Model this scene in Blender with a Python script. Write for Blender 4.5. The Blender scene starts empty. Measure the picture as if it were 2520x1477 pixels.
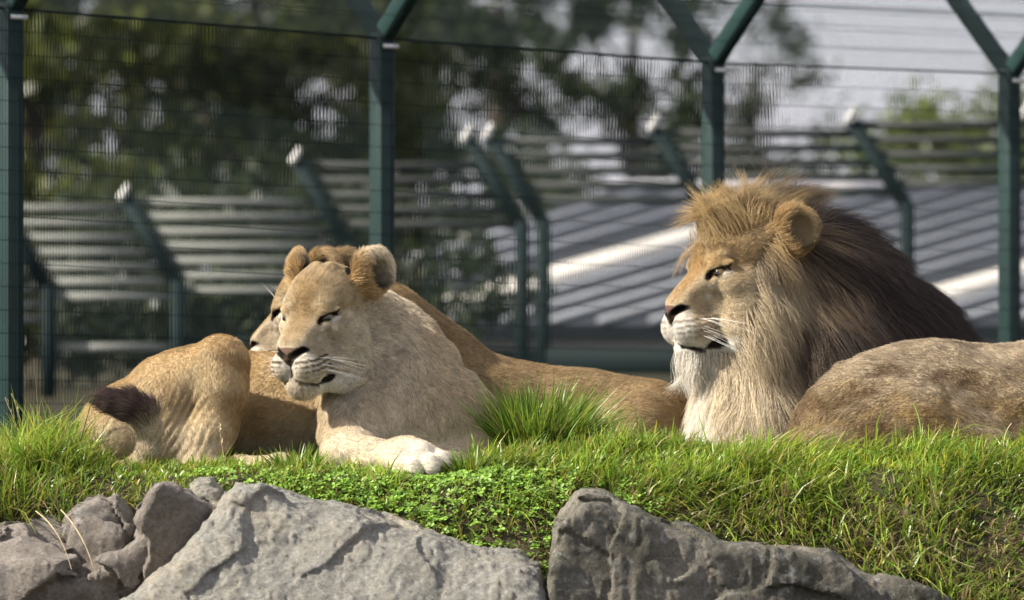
import bpy, math, random
import numpy as np
from mathutils import Vector, Matrix
from mathutils.kdtree import KDTree

rng = np.random.default_rng(11)
random.seed(5)
SC = bpy.context.scene
COL = SC.collection
R = math.radians

# ------------------------------------------------------------------ camera, sky, sun, exposure
CAM_Z = 0.42            # eye height above the lions' resting plane
CAM_D = 14.0            # metres from the camera to the front lioness
FOCAL = 200.0
cam_data = bpy.data.cameras.new("camera")
cam = bpy.data.objects.new("camera", cam_data)
COL.objects.link(cam)
cam.location = (0, -CAM_D, CAM_Z)
cam.rotation_euler = (R(90), 0, 0)
cam_data.lens = FOCAL
cam_data.sensor_width = 36.0
cam_data.clip_end = 2000
cam_data.dof.use_dof = True
cam_data.dof.focus_distance = 13.70
cam_data.dof.aperture_fstop = 4.6
SC.camera = cam

SUN_DIR = Vector((-0.78, -0.17, 0.60)).normalized()    # towards the sun
world = bpy.data.worlds.new("World")
SC.world = world
world.use_nodes = True
wn = world.node_tree
sky = wn.nodes.new("ShaderNodeTexSky")
sky.sky_type = 'NISHITA'
sky.sun_disc = False
sky.sun_elevation = math.asin(SUN_DIR.z)
sky.sun_rotation = math.atan2(SUN_DIR.x, SUN_DIR.y)
sky.air_density = 1.0
sky.dust_density = 1.2
sky.ozone_density = 1.0
bg = wn.nodes["Background"]
bg.inputs["Strength"].default_value = 0.055
veil = wn.nodes.new("ShaderNodeMix")            # thin high cloud over the whole sky
veil.data_type = 'RGBA'
veil.inputs[0].default_value = 0.6
veil.inputs[7].default_value = (12.0, 11.9, 13.4, 1)
wn.links.new(sky.outputs[0], veil.inputs[6])
wn.links.new(veil.outputs[2], bg.inputs["Color"])
sun_d = bpy.data.lights.new("sun", 'SUN')
sun_d.energy = 5.0
sun_d.angle = R(0.5)
sun_d.color = (1.0, 0.94, 0.84)
sun = bpy.data.objects.new("sun", sun_d)
COL.objects.link(sun)
sun.rotation_euler = (-SUN_DIR).to_track_quat('-Z', 'Y').to_euler()
sun.location = (-6, 0, 8)
SC.view_settings.view_transform = 'Standard'
SC.view_settings.look = 'None'
SC.view_settings.exposure = 1.15
SC.view_settings.gamma = 1.0
SC.cycles.max_bounces = 6
SC.cycles.diffuse_bounces = 3
SC.cycles.glossy_bounces = 3
SC.cycles.transmission_bounces = 4
SC.cycles.transparent_max_bounces = 8
SC.cycles.caustics_reflective = False
SC.cycles.caustics_refractive = False

# ------------------------------------------------------------------ helpers: noise, fields, meshes
def q(px, py, y):
    """A spot of the place: PX, PY count millimetres across the plane of the front lioness, Y is the depth behind it."""
    s = (CAM_D + y) / (CAM_D * 1000.0)
    return np.array([(px - 1260.0) * s, y, CAM_Z - (py - 738.5) * s])

def _hash(ix, iy, iz, seed):
    n = (ix.astype(np.int64) * 374761393 + iy.astype(np.int64) * 668265263 + iz.astype(np.int64) * 2147483647 + seed * 1274126177) & 0xFFFFFFFF
    n = ((n ^ (n >> 13)) * 1274126177) & 0xFFFFFFFF
    n = ((n ^ (n >> 16)) * 2246822519) & 0xFFFFFFFF
    return ((n ^ (n >> 15)) & 0xFFFF).astype(np.float32) / 32767.5 - 1.0

def noise(p, scale=1.0, seed=0):
    """Smooth value noise in -1..1 at points P (N,3)."""
    v = np.asarray(p, np.float32) * scale
    i = np.floor(v).astype(np.int32)
    f = v - i
    f = f * f * (3 - 2 * f)
    x, y, z = i[..., 0], i[..., 1], i[..., 2]
    fx, fy, fz = f[..., 0], f[..., 1], f[..., 2]
    r = 0
    for dx in (0, 1):
        wx = fx if dx else 1 - fx
        for dy in (0, 1):
            wy = fy if dy else 1 - fy
            for dz in (0, 1):
                wz = fz if dz else 1 - fz
                r = r + wx * wy * wz * _hash(x + dx, y + dy, z + dz, seed)
    return r

def fbm(p, scale=1.0, octaves=4, seed=0, gain=0.5):
    a, t, s = 1.0, 0.0, scale
    for o in range(octaves):
        t = t + a * noise(p, s, seed + o * 17)
        a *= gain
        s *= 2.03
    return t

def sstep(a, b, x):
    t = np.clip((x - a) / (b - a), 0, 1)
    return t * t * (3 - 2 * t)

def unit(v):
    v = np.asarray(v, np.float32)
    return v / np.maximum(np.linalg.norm(v, axis=-1, keepdims=True), 1e-9)

class Field:
    """A signed distance field on a grid; solids are blended into it and it is skinned with one continuous surface."""
    def __init__(self, lo, hi, h):
        self.lo = np.array(lo, np.float32); self.h = h
        self.n = np.ceil((np.array(hi) - self.lo) / h).astype(int) + 1
        self.d = np.full(self.n, 0.25, np.float32)
    def window(self, c, rad):
        c = np.asarray(c); rad = np.asarray(rad)
        a = np.clip(np.floor((c - rad - self.lo) / self.h).astype(int), 0, self.n)
        b = np.clip(np.ceil((c + rad - self.lo) / self.h).astype(int) + 1, 0, self.n)
        if np.any(b <= a): return None, None
        sl = tuple(slice(a[i], b[i]) for i in range(3))
        ax = [self.lo[i] + self.h * np.arange(a[i], b[i], dtype=np.float32) for i in range(3)]
        P = np.stack(np.meshgrid(*ax, indexing='ij'), -1)
        return sl, P
    def blend(self, sl, v, k, cut=False):
        d = self.d[sl]
        if cut:
            m = np.maximum(d, -v)
            if k > 0:
                hh = np.maximum(k - np.abs(d + v), 0) / k
                m = m + hh * hh * k * 0.25
        else:
            m = np.minimum(d, v)
            if k > 0:
                hh = np.maximum(k - np.abs(d - v), 0) / k
                m = m - hh * hh * k * 0.25
        self.d[sl] = m
    def ellipsoid(self, c, r, M=None, k=0.02, cut=False):
        r = np.asarray(r, np.float32)
        ext = np.full(3, r.max()) if M is not None else r
        sl, P = self.window(c, ext + k + 3 * self.h + 0.05)
        if sl is None: return
        L = P - np.asarray(c, np.float32)
        if M is not None: L = L @ np.asarray(M, np.float32)      # columns of M are the axes
        k0 = np.linalg.norm(L / r, axis=-1); k1 = np.linalg.norm(L / (r * r), axis=-1)
        v = k0 * (k0 - 1) / np.maximum(k1, 1e-6)
        self.blend(sl, v, k, cut)
    def cone(self, a, b, ra, rb, k=0.02, cut=False, flat=None):
        a = np.asarray(a, np.float32); b = np.asarray(b, np.float32)
        sl, P = self.window((a + b) / 2, np.abs(b - a) / 2 + max(ra, rb) + k + 3 * self.h + 0.05)
        if sl is None: return
        ab = b - a
        t = np.clip(((P - a) @ ab) / max(float(ab @ ab), 1e-9), 0, 1)
        v = np.linalg.norm(P - a - t[..., None] * ab, axis=-1) - (ra + (rb - ra) * t)
        self.blend(sl, v, k, cut)
    def chain(self, pts, k=0.03, cut=False):
        for (a, ra), (b, rb) in zip(pts[:-1], pts[1:]):
            self.cone(a, b, ra, rb, k, cut)
    def skin(self):
        d = self.d; n = self.n; s = d < 0
        act = None
        cs = np.zeros(np.array(n) - 1, np.int8)
        for i in (0, 1):
            for j in (0, 1):
                for k in (0, 1):
                    cs += s[i:n[0]-1+i, j:n[1]-1+j, k:n[2]-1+k]
        cell = np.argwhere((cs > 0) & (cs < 8))
        idx = np.full(cs.shape, -1, np.int32)
        idx[tuple(cell.T)] = np.arange(len(cell))
        acc = np.zeros((len(cell), 3), np.float32); cnt = np.zeros(len(cell), np.float32)
        corners = [(i, j, k) for i in (0, 1) for j in (0, 1) for k in (0, 1)]
        val = {c: d[cell[:, 0]+c[0], cell[:, 1]+c[1], cell[:, 2]+c[2]] for c in corners}
        for c in corners:
            for ax in range(3):
                if c[ax] == 0:
                    e = list(c); e[ax] = 1; e = tuple(e)
                    va, vb = val[c], val[e]
                    m = (va < 0) != (vb < 0)
                    t = np.where(m, va / np.where(m, va - vb, 1), 0)
                    p = np.repeat(np.array([c], np.float32), len(cell), 0); p[:, ax] += t
                    acc += p * m[:, None]; cnt += m
        V = self.lo + self.h * (cell + acc / cnt[:, None])
        quads = []
        for ax in range(3):
            o = [(1, 2), (2, 0), (0, 1)][ax]
            sl0 = [slice(1, n[i]-1) for i in range(3)]; sl0[ax] = slice(0, n[ax]-1)
            sl1 = list(sl0); sl1[ax] = slice(1, n[ax])
            s0, s1 = s[tuple(sl0)], s[tuple(sl1)]
            e = np.argwhere(s0 != s1)
            if not len(e): continue
            flip = s0[tuple(e.T)]
            base = e + 1; base[:, ax] -= 1
            def cid(du, dv):
                b = base.copy(); b[:, o[0]] += du; b[:, o[1]] += dv
                return idx[tuple(b.T)]
            Q = np.stack([cid(-1, -1), cid(0, -1), cid(0, 0), cid(-1, 0)], 1)
            Q[~flip] = Q[~flip][:, ::-1]
            quads.append(Q)
        F = np.concatenate(quads)
        F = F[(F >= 0).all(1)]
        return V.astype(np.float32), F
    def sample(self, P):
        g = (np.asarray(P, np.float32) - self.lo) / self.h
        i = np.clip(np.floor(g).astype(int), 0, self.n - 2); f = np.clip(g - i, 0, 1)
        r = 0
        for a in (0, 1):
            for b in (0, 1):
                for c in (0, 1):
                    w = (f[:, 0] if a else 1-f[:, 0]) * (f[:, 1] if b else 1-f[:, 1]) * (f[:, 2] if c else 1-f[:, 2])
                    r = r + w * self.d[i[:, 0]+a, i[:, 1]+b, i[:, 2]+c]
        return r
    def normal(self, P, e=None):
        e = e or self.h
        g = np.stack([self.sample(P + d) - self.sample(P - d) for d in np.eye(3, dtype=np.float32) * e], -1)
        return unit(g)

def mesh_from(name, V, F, smooth=True):
    me = bpy.data.meshes.new(name)
    V = np.asarray(V, np.float32); F = np.asarray(F, np.int32)
    me.vertices.add(len(V)); me.vertices.foreach_set("co", V.ravel())
    k = F.shape[1]
    me.loops.add(F.size); me.loops.foreach_set("vertex_index", F.ravel())
    me.polygons.add(len(F)); me.polygons.foreach_set("loop_start", np.arange(0, F.size, k, dtype=np.int32))
    if smooth: me.polygons.foreach_set("use_smooth", np.ones(len(F), bool))
    me.update(calc_edges=True)
    return me

def vcol(me, C, name="col"):
    a = me.attributes.new(name, 'FLOAT_COLOR', 'POINT')
    a.data.foreach_set("color", np.concatenate([C, np.ones((len(C), 1))], 1).astype(np.float32).ravel())

def link(name, data, mat=None, parent=None, label=None, cat=None, group=None, kind=None, loc=None):
    o = bpy.data.objects.new(name, data)
    COL.objects.link(o)
    if mat is not None and data is not None and not len(data.materials): data.materials.append(mat)
    if parent is not None: o.parent = parent
    if loc is not None: o.location = loc
    if label: o["label"] = label
    if cat: o["category"] = cat
    if group: o["group"] = group
    if kind: o["kind"] = kind
    return o

def strands(name, P, C, rad, tip=0.15, mat=None, parent=None):
    """Hair curves. P (N,K,3) points, C (N,3) colours, RAD root radius (scalar or N)."""
    N, K, _ = P.shape
    hc = bpy.data.hair_curves.new(name)
    hc.add_curves([K] * N)
    hc.position_data.foreach_set("vector", np.ascontiguousarray(P, np.float32).ravel())
    t = np.linspace(0, 1, K, dtype=np.float32)
    rr = np.broadcast_to(np.asarray(rad, np.float32).reshape(-1, 1), (N, 1)) * (1 - (1 - tip) * t ** 1.6)[None]
    a = hc.attributes.new("radius", 'FLOAT', 'POINT'); a.data.foreach_set("value", np.ascontiguousarray(rr, np.float32).ravel())
    a = hc.attributes.new("col", 'FLOAT_COLOR', 'CURVE')
    a.data.foreach_set("color", np.concatenate([C, np.ones((N, 1))], 1).astype(np.float32).ravel())
    return link(name, hc, mat, parent)

# ------------------------------------------------------------------ materials
def new_mat(name):
    m = bpy.data.materials.new(name); m.use_nodes = True
    nt = m.node_tree; b = nt.nodes["Principled BSDF"]
    return m, nt, b

def simple_mat(name, col, rough=0.7, spec=0.3, noise_amt=0.0, noise_scale=8.0, bump=0.0, metallic=0.0):
    m, nt, b = new_mat(name)
    b.inputs["Base Color"].default_value = (*col, 1)
    b.inputs["Roughness"].default_value = rough
    b.inputs["Specular IOR Level"].default_value = spec
    b.inputs["Metallic"].default_value = metallic
    if noise_amt or bump:
        tc = nt.nodes.new("ShaderNodeTexCoord"); nz = nt.nodes.new("ShaderNodeTexNoise")
        nz.inputs["Scale"].default_value = noise_scale; nz.inputs["Detail"].default_value = 8
        nt.links.new(tc.outputs["Object"], nz.inputs["Vector"])
        if noise_amt:
            hsv = nt.nodes.new("ShaderNodeHueSaturation"); hsv.inputs["Color"].default_value = (*col, 1)
            mr = nt.nodes.new("ShaderNodeMapRange")
            mr.inputs["From Min"].default_value = 0.3; mr.inputs["From Max"].default_value = 0.7
            mr.inputs["To Min"].default_value = 1 - noise_amt; mr.inputs["To Max"].default_value = 1 + noise_amt
            nt.links.new(nz.outputs["Fac"], mr.inputs["Value"]); nt.links.new(mr.outputs[0], hsv.inputs["Value"])
            nt.links.new(hsv.outputs[0], b.inputs["Base Color"])
        if bump:
            bp = nt.nodes.new("ShaderNodeBump"); bp.inputs["Strength"].default_value = bump; bp.inputs["Distance"].default_value = 0.02
            nt.links.new(nz.outputs["Fac"], bp.inputs["Height"]); nt.links.new(bp.outputs[0], b.inputs["Normal"])
    return m

def attr_mat(name, rough=0.6, spec=0.2, attr="col", transl=0.0, sheen=0.0):
    m, nt, b = new_mat(name)
    at = nt.nodes.new("ShaderNodeAttribute"); at.attribute_name = attr
    nt.links.new(at.outputs["Color"], b.inputs["Base Color"])
    b.inputs["Roughness"].default_value = rough; b.inputs["Specular IOR Level"].default_value = spec
    if sheen: b.inputs["Sheen Weight"].default_value = sheen
    if transl:
        tr = nt.nodes.new("ShaderNodeBsdfTranslucent"); mx = nt.nodes.new("ShaderNodeMixShader")
        mx.inputs[0].default_value = transl
        nt.links.new(at.outputs["Color"], tr.inputs["Color"])
        out = nt.nodes["Material Output"]
        nt.links.new(b.outputs[0], mx.inputs[1]); nt.links.new(tr.outputs[0], mx.inputs[2]); nt.links.new(mx.outputs[0], out.inputs["Surface"])
    return m

def hair_mat(name, rough=0.45, radial=0.7):
    m, nt, b = new_mat(name)
    hb = nt.nodes.new("ShaderNodeBsdfHairPrincipled"); hb.model = 'CHIANG'; hb.parametrization = 'COLOR'
    at = nt.nodes.new("ShaderNodeAttribute"); at.attribute_name = "col"
    nt.links.new(at.outputs["Color"], hb.inputs["Color"])
    hb.inputs["Roughness"].default_value = rough; hb.inputs["Radial Roughness"].default_value = radial
    nt.links.new(hb.outputs[0], nt.nodes["Material Output"].inputs["Surface"])
    return m

M_SKIN = attr_mat("coat_underfur", 0.9, 0.05)
M_FUR = attr_mat("fur", 0.55, 0.25, transl=0.25)
M_WHISK = simple_mat("whisker_white", (0.85, 0.82, 0.75), 0.4, 0.4)
# ------------------------------------------------------------------ ground
def gz(x, y):
    """Height of the ground: a grassy bank with a low crest, falling to the rocks in front."""
    x = np.asarray(x, float); y = np.asarray(y, float)
    p = np.stack([x, y, np.zeros_like(x)], -1)
    z = 0.014 * noise(p, 4.0, 201) + 0.012 * noise(p, 9.0, 203) * sstep(-0.36, -0.5, y) + 0.007 * noise(p, 15.0, 202)
    z = z + 0.030 * sstep(-0.02, 0.25, x) * np.exp(-((y + 0.30) / 0.20) ** 2)
    z = z + 0.018 * np.exp(-((x - 0.40) / 0.22) ** 2) * np.exp(-((y + 0.26) / 0.18) ** 2)
    z = z + 0.020 * sstep(-0.80, -1.15, x) * np.exp(-((y + 0.15) / 0.25) ** 2)
    edge = -0.44 - 0.02 * x
    z = z - 0.34 * sstep(edge, edge - 0.50, y) - 0.35 * sstep(-0.95, -1.6, y)
    z = z - 0.05 * sstep(0.9, 2.2, y)
    return z

def soil_mat():
    m, nt, b = new_mat("soil")
    tc = nt.nodes.new("ShaderNodeTexCoord")
    n1 = nt.nodes.new("ShaderNodeTexNoise"); n1.inputs["Scale"].default_value = 9; n1.inputs["Detail"].default_value = 10
    n2 = nt.nodes.new("ShaderNodeTexNoise"); n2.inputs["Scale"].default_value = 90; n2.inputs["Detail"].default_value = 8
    nt.links.new(tc.outputs["Object"], n1.inputs["Vector"]); nt.links.new(tc.outputs["Object"], n2.inputs["Vector"])
    cr = nt.nodes.new("ShaderNodeValToRGB")
    cr.color_ramp.elements[0].position = 0.35; cr.color_ramp.elements[0].color = (0.030, 0.036, 0.014, 1)
    cr.color_ramp.elements[1].position = 0.68; cr.color_ramp.elements[1].color = (0.10, 0.076, 0.046, 1)
    nt.links.new(n1.outputs["Fac"], cr.inputs["Fac"])
    mx = nt.nodes.new("ShaderNodeMix"); mx.data_type = 'RGBA'; mx.blend_type = 'MULTIPLY'; mx.inputs[0].default_value = 0.6
    nt.links.new(cr.outputs[0], mx.inputs[6]); nt.links.new(n2.outputs["Color"], mx.inputs[7]); nt.links.new(mx.outputs[2], b.inputs["Base Color"])
    bp = nt.nodes.new("ShaderNodeBump"); bp.inputs["Strength"].default_value = 0.8; bp.inputs["Distance"].default_value = 0.01
    nt.links.new(n2.outputs["Fac"], bp.inputs["Height"]); nt.links.new(bp.outputs[0], b.inputs["Normal"])
    b.inputs["Roughness"].default_value = 0.95; b.inputs["Specular IOR Level"].default_value = 0.1
    return m

def build_ground():
    xs = np.concatenate([[-500, -200, -90, -40, -18, -9, -5, -3], np.arange(-2.0, 2.01, 0.02), [3, 5, 9, 18, 40, 90, 200, 500]])
    ys = np.concatenate([[-60, -30, -14, -7, -4, -2.6], np.arange(-1.8, 1.6, 0.02), np.arange(1.7, 4, 0.25), [5, 7, 10, 14, 20, 30, 45, 70, 120, 250, 600, 1200]])
    X, Y = np.meshgrid(xs, ys, indexing='ij')
    Z = gz(X.ravel(), Y.ravel())
    V = np.stack([X.ravel(), Y.ravel(), Z], 1)
    nx, ny = len(xs), len(ys)
    i, j = np.meshgrid(np.arange(nx - 1), np.arange(ny - 1), indexing='ij'); a = (i * ny + j).ravel()
    F = np.stack([a, a + ny, a + ny + 1, a + 1], 1)
    link("ground", mesh_from("ground", V, F), soil_mat(), kind="structure")
build_ground()

# ------------------------------------------------------------------ rocks
def rock_mat(name, c1, c2, c3, lich=(0.40, 0.40, 0.36), scale=14.0, bump=0.7):
    m, nt, b = new_mat(name)
    L = nt.links; N = nt.nodes
    tc = N.new("ShaderNodeTexCoord")
    n1 = N.new("ShaderNodeTexNoise"); n1.inputs["Scale"].default_value = scale * 0.35; n1.inputs["Detail"].default_value = 9; n1.inputs["Roughness"].default_value = 0.62
    n2 = N.new("ShaderNodeTexNoise"); n2.inputs["Scale"].default_value = scale * 8; n2.inputs["Detail"].default_value = 10; n2.inputs["Roughness"].default_value = 0.7
    n3 = N.new("ShaderNodeTexNoise"); n3.inputs["Scale"].default_value = scale * 2.4; n3.inputs["Detail"].default_value = 12; n3.inputs["Roughness"].default_value = 0.72
    for n in (n1, n2, n3): L.new(tc.outputs["Object"], n.inputs["Vector"])
    cr = N.new("ShaderNodeValToRGB"); e = cr.color_ramp.elements
    e[0].position = 0.36; e[0].color = (*c1, 1); e[1].position = 0.64; e[1].color = (*c2, 1)
    x = e.new(0.5); x.color = (*c3, 1)
    L.new(n1.outputs["Fac"], cr.inputs["Fac"])
    ml = N.new("ShaderNodeMix"); ml.data_type = 'RGBA'; ml.inputs[7].default_value = (*lich, 1)
    rl = N.new("ShaderNodeValToRGB"); rl.color_ramp.elements[0].position = 0.54; rl.color_ramp.elements[1].position = 0.66
    L.new(n3.outputs["Fac"], rl.inputs["Fac"]); L.new(rl.outputs[0], ml.inputs[0]); L.new(cr.outputs[0], ml.inputs[6])
    md = N.new("ShaderNodeMix"); md.data_type = 'RGBA'; md.blend_type = 'MULTIPLY'; md.inputs[0].default_value = 0.75
    rd = N.new("ShaderNodeValToRGB"); rd.color_ramp.elements[0].position = 0.30; rd.color_ramp.elements[0].color = (0.45, 0.43, 0.40, 1); rd.color_ramp.elements[1].position = 0.58
    L.new(n2.outputs["Fac"], rd.inputs["Fac"]); L.new(ml.outputs[2], md.inputs[6]); L.new(rd.outputs[0], md.inputs[7])
    L.new(md.outputs[2], b.inputs["Base Color"])
    bp = N.new("ShaderNodeBump"); bp.inputs["Strength"].default_value = 1.0; bp.inputs["Distance"].default_value = 0.040 * bump
    bp2 = N.new("ShaderNodeBump"); bp2.inputs["Strength"].default_value = 1.0; bp2.inputs["Distance"].default_value = 0.012 * bump
    L.new(n3.outputs["Fac"], bp.inputs["Height"]); L.new(n2.outputs["Fac"], bp2.inputs["Height"]); L.new(bp.outputs[0], bp2.inputs["Normal"]); L.new(bp2.outputs[0], b.inputs["Normal"])
    b.inputs["Roughness"].default_value = 0.92; b.inputs["Specular IOR Level"].default_value = 0.2
    return m

def poly_sdf(px, pz, poly):
    """Signed distance in the plane to a closed outline."""
    d = np.full(px.shape, 1e9); s = np.ones(px.shape)
    n = len(poly)
    for i in range(n):
        a = poly[i]; b = poly[i - 1]
        e = b - a; wx = px - a[0]; wz = pz - a[1]
        t = np.clip((wx * e[0] + wz * e[1]) / (e @ e), 0, 1)
        d = np.minimum(d, (wx - e[0] * t) ** 2 + (wz - e[1] * t) ** 2)
        c1 = pz >= a[1]; c2 = pz < b[1]; c3 = e[0] * wz > e[1] * wx
        f = (c1 & c2 & c3) | (~c1 & ~c2 & ~c3)
        s = np.where(f, -s, s)
    return s * np.sqrt(d)

def facets(P, n, amp, seed):
    """Flat broken faces: every spot follows the tilted plane of its nearest fracture."""
    r = np.random.default_rng(seed)
    S = P[r.integers(0, len(P), n)]; G = r.normal(0, 1, (n, 3)); G /= np.linalg.norm(G, axis=1, keepdims=True); off = r.uniform(-1, 1, n)
    W = P + 0.02 * np.stack([noise(P, 14, seed + i) for i in range(3)], 1)
    best = np.full(len(P), 1e9); k = np.zeros(len(P), int)
    for i in range(n):
        d = ((W - S[i]) ** 2).sum(1); m = d < best; best[m] = d[m]; k[m] = i
    return np.clip(((P - S[k]) * G[k]).sum(1) * 0.30, -amp, amp) + 0.35 * amp * off[k]

ROCKS = []
def rock(name, label, outline, y0, depth, mat, tilt=(0.0, 0.5), rough=0.02, rnd=0.05, seed=0, h=0.0065, pit=0.006, strata=None, fac=0.011):
    poly = np.array([q(px, py, y0)[[0, 2]] for px, py in outline])
    zb = max(poly[:, 1].min(), -0.42); fy = min(tilt[1] * (zb - poly[:, 1].max()), 0) - abs(tilt[0]) * np.ptp(poly[:, 0]) / 2
    lo = np.array([poly[:, 0].min() - .03, y0 - .07 + fy, zb]); hi = np.array([poly[:, 0].max() + .03, y0 + depth + .06, poly[:, 1].max() + .04])
    F = Field(lo, hi, h)
    ax = [F.lo[i] + h * np.arange(F.n[i]) for i in range(3)]
    X, Z = np.meshgrid(ax[0], ax[2], indexing='ij')
    d2 = poly_sdf(X, Z, poly)
    Y = ax[1][None, :, None]
    xc, zc = poly[:, 0].mean(), poly[:, 1].max()
    nrm = math.sqrt(1 + tilt[0] ** 2 + tilt[1] ** 2)
    front = (y0 + tilt[0] * (X - xc)[:, None, :] + tilt[1] * (Z - zc)[:, None, :] - Y) / nrm
    back = Y - (y0 + depth)
    a = d2[:, None, :] + np.zeros_like(Y)
    def smax(a, b, k):
        hh = np.maximum(k - np.abs(a - b), 0) / k
        return np.maximum(a, b) + hh * hh * k * 0.25
    d = smax(smax(a, front, rnd), back + np.zeros_like(a), 0.04)
    m = np.abs(d) < 0.07
    P = F.lo + h * np.argwhere(m).astype(np.float32)
    big = fbm(P * [1, 1, 1.3], 5.5, 4, 300 + seed)
    rid = 1 - np.abs(noise(P, 11, 310 + seed)) * 2
    pits = 0.45 * noise(P * [1, 1, .7], 27, 320 + seed) + 0.8 * (np.abs(noise(P * [1.1, 1, .55], 58, 330 + seed)) - 0.35)
    dd = rough * big + 0.35 * rough * rid - pit * pits + 0.0018 * noise(P, 120, 350 + seed)
    if strata is not None:
        dd = dd + facets(P, 26, 0.030, 700 + seed)
    else:
        dd = dd + facets(P, 40, fac, 700 + seed)
    d[m] += dd
    F.d = d.astype(np.float32)
    V, Q = F.skin()
    o = link(name, mesh_from(name, V, Q), mat, label=label, cat="rock", group="boulders edging the bank")
    ROCKS.append(F)
    return o

RM_GREY = rock_mat("rock_grey", (0.31, 0.295, 0.25), (0.46, 0.415, 0.33), (0.375, 0.36, 0.31), (0.48, 0.475, 0.42), 12, 1.0)
RM_MOSS = rock_mat("rock_mottled", (0.12, 0.115, 0.085), (0.33, 0.30, 0.24), (0.20, 0.185, 0.145), (0.40, 0.40, 0.36), 16, 1.0)
RM_BROWN = rock_mat("rock_brown", (0.23, 0.195, 0.16), (0.37, 0.325, 0.275), (0.30, 0.262, 0.22), (0.40, 0.375, 0.34), 10, 1.0)
rock("rock", "large pale grey pitted boulder with a sloping top below the stretched forepaw",
     [(240, 1620), (275, 1490), (420, 1390), (500, 1305), (535, 1245), (582, 1204), (650, 1203), (742, 1238), (900, 1274), (965, 1295), (1070, 1332), (1180, 1370), (1280, 1380), (1322, 1402), (1340, 1480), (1345, 1620)],
     -0.92, 0.36, RM_GREY, (0.10, 0.85), 0.009, 0.05, 1, h=0.0055, pit=0.009, fac=0.007)
rock("rock", "dark mottled boulder with a pale upper edge below the maned lion",
     [(1352, 1620), (1356, 1470), (1358, 1390), (1374, 1300), (1430, 1230), (1482, 1228), (1560, 1263), (1700, 1310), (1780, 1345), (1900, 1350), (2050, 1370), (2150, 1412), (2300, 1452), (2360, 1490), (2390, 1620)],
     -0.98, 0.46, RM_MOSS, (0.16, 0.10), 0.007, 0.025, 2, h=0.0055, pit=0.006, fac=0.007)
rock("rock", "brown ledge of rock with a shaded hollow front beside the grey boulder",
     [(-90, 1620), (-90, 1385), (30, 1368), (140, 1402), (205, 1404), (300, 1368), (330, 1322), (400, 1222), (440, 1206), (520, 1244), (545, 1262), (520, 1330), (470, 1420), (400, 1620)],
     -0.97, 0.40, RM_BROWN, (0.08, -0.25), 0.013, 0.03, 3, strata=(0.35, 0.2, 0.9))
rock("rock", "angular brown rock wedged between the ledge and the grass",
     [(120, 1420), (130, 1340), (180, 1262), (232, 1208), (285, 1216), (318, 1270), (330, 1330), (320, 1420)],
     -0.70, 0.26, RM_BROWN, (0.35, 0.3), 0.018, 0.02, 4, strata=(0.8, 0.1, 0.5))
rock("rock", "low pinkish brown rock at the foot of the tall grass",
     [(-90, 1440), (-90, 1330), (-20, 1298), (60, 1288), (150, 1300), (190, 1345), (200, 1440)],
     -0.74, 0.28, RM_BROWN, (0.0, 0.4), 0.016, 0.03, 5, strata=(0.2, 0.2, 0.9))
rock("rock", "small grey stone set in the grass behind the brown ledge",
     [(440, 1260), (448, 1215), (480, 1182), (515, 1180), (545, 1205), (552, 1260)],
     -0.62, 0.16, RM_GREY, (0.1, 0.5), 0.012, 0.03, 6)
rock("rock", "dark narrow stone filling the gap between the two big boulders",
     [(1230, 1560), (1240, 1395), (1290, 1385), (1350, 1400), (1400, 1390), (1410, 1560)],
     -0.74, 0.18, RM_MOSS, (0.0, 0.2), 0.012, 0.03, 7)

# ------------------------------------------------------------------ grass, clover, stems
M_GRASS = attr_mat("grass_blade", 0.38, 0.45, transl=0.38)
M_CLOVER = attr_mat("clover_leaf", 0.42, 0.4, transl=0.35)
M_STRAW = simple_mat("dry_stem", (0.42, 0.33, 0.19), 0.6, 0.3, 0.25, 60)

def blade_mesh(base, up, lean, h, w, r, rows=4, col=None):
    """Curved, tapering grass blades. BASE (N,3), LEAN (N,3) bend vector, H height, W half-width."""
    N = len(base)
    t = np.linspace(0, 1, rows)[None, :, None]
    c = base[:, None] + (up[:, None] * t + lean[:, None] * (t ** 1.8)) * h[:, None, None]
    c[..., 2] -= (0.35 * h[:, None] * np.linalg.norm(lean, axis=1)[:, None] ** 2) * (t[..., 0] ** 2.4)
    a = r.random(N) * 6.283
    wd = np.stack([np.cos(a), np.sin(a), 0 * a], 1)
    prof = np.array([0.75, 1.0, 0.72, 0.06] if rows == 4 else np.interp(np.linspace(0, 1, rows), [0, .35, .7, 1], [.75, 1, .7, .06]))[None, :, None]
    off = wd[:, None] * w[:, None, None] * prof
    V = np.stack([c - off, c + off], 2).reshape(-1, 3)
    k = np.arange(N)[:, None] * rows * 2
    F = np.concatenate([np.stack([k[:, 0] + 2 * i, k[:, 0] + 2 * i + 1, k[:, 0] + 2 * i + 3, k[:, 0] + 2 * i + 2], 1) for i in range(rows - 1)])
    C = None
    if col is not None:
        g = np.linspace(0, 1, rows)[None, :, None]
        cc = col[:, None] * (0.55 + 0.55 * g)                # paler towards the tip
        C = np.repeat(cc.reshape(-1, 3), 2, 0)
    return V, F, C

def grass_colour(n, r, dry=0.08, pos=None):
    c = np.array([0.205, 0.305, 0.036]) * (0.65 + 0.7 * r.random((n, 1)))
    c[:, 0] *= 0.8 + 0.55 * r.random(n)
    if pos is not None:
        c *= (1 + 0.35 * noise(pos, 7, 410))[:, None]
    d = r.random(n) < dry
    c[d] = np.array([0.40, 0.31, 0.12]) * (0.6 + 0.6 * r.random((d.sum(), 1)))
    y = r.random(n) < 0.035
    c[y] = np.array([0.42, 0.34, 0.04]) * (0.8 + 0.4 * r.random((y.sum(), 1)))
    return np.clip(c, 0.005, 0.8)

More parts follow.
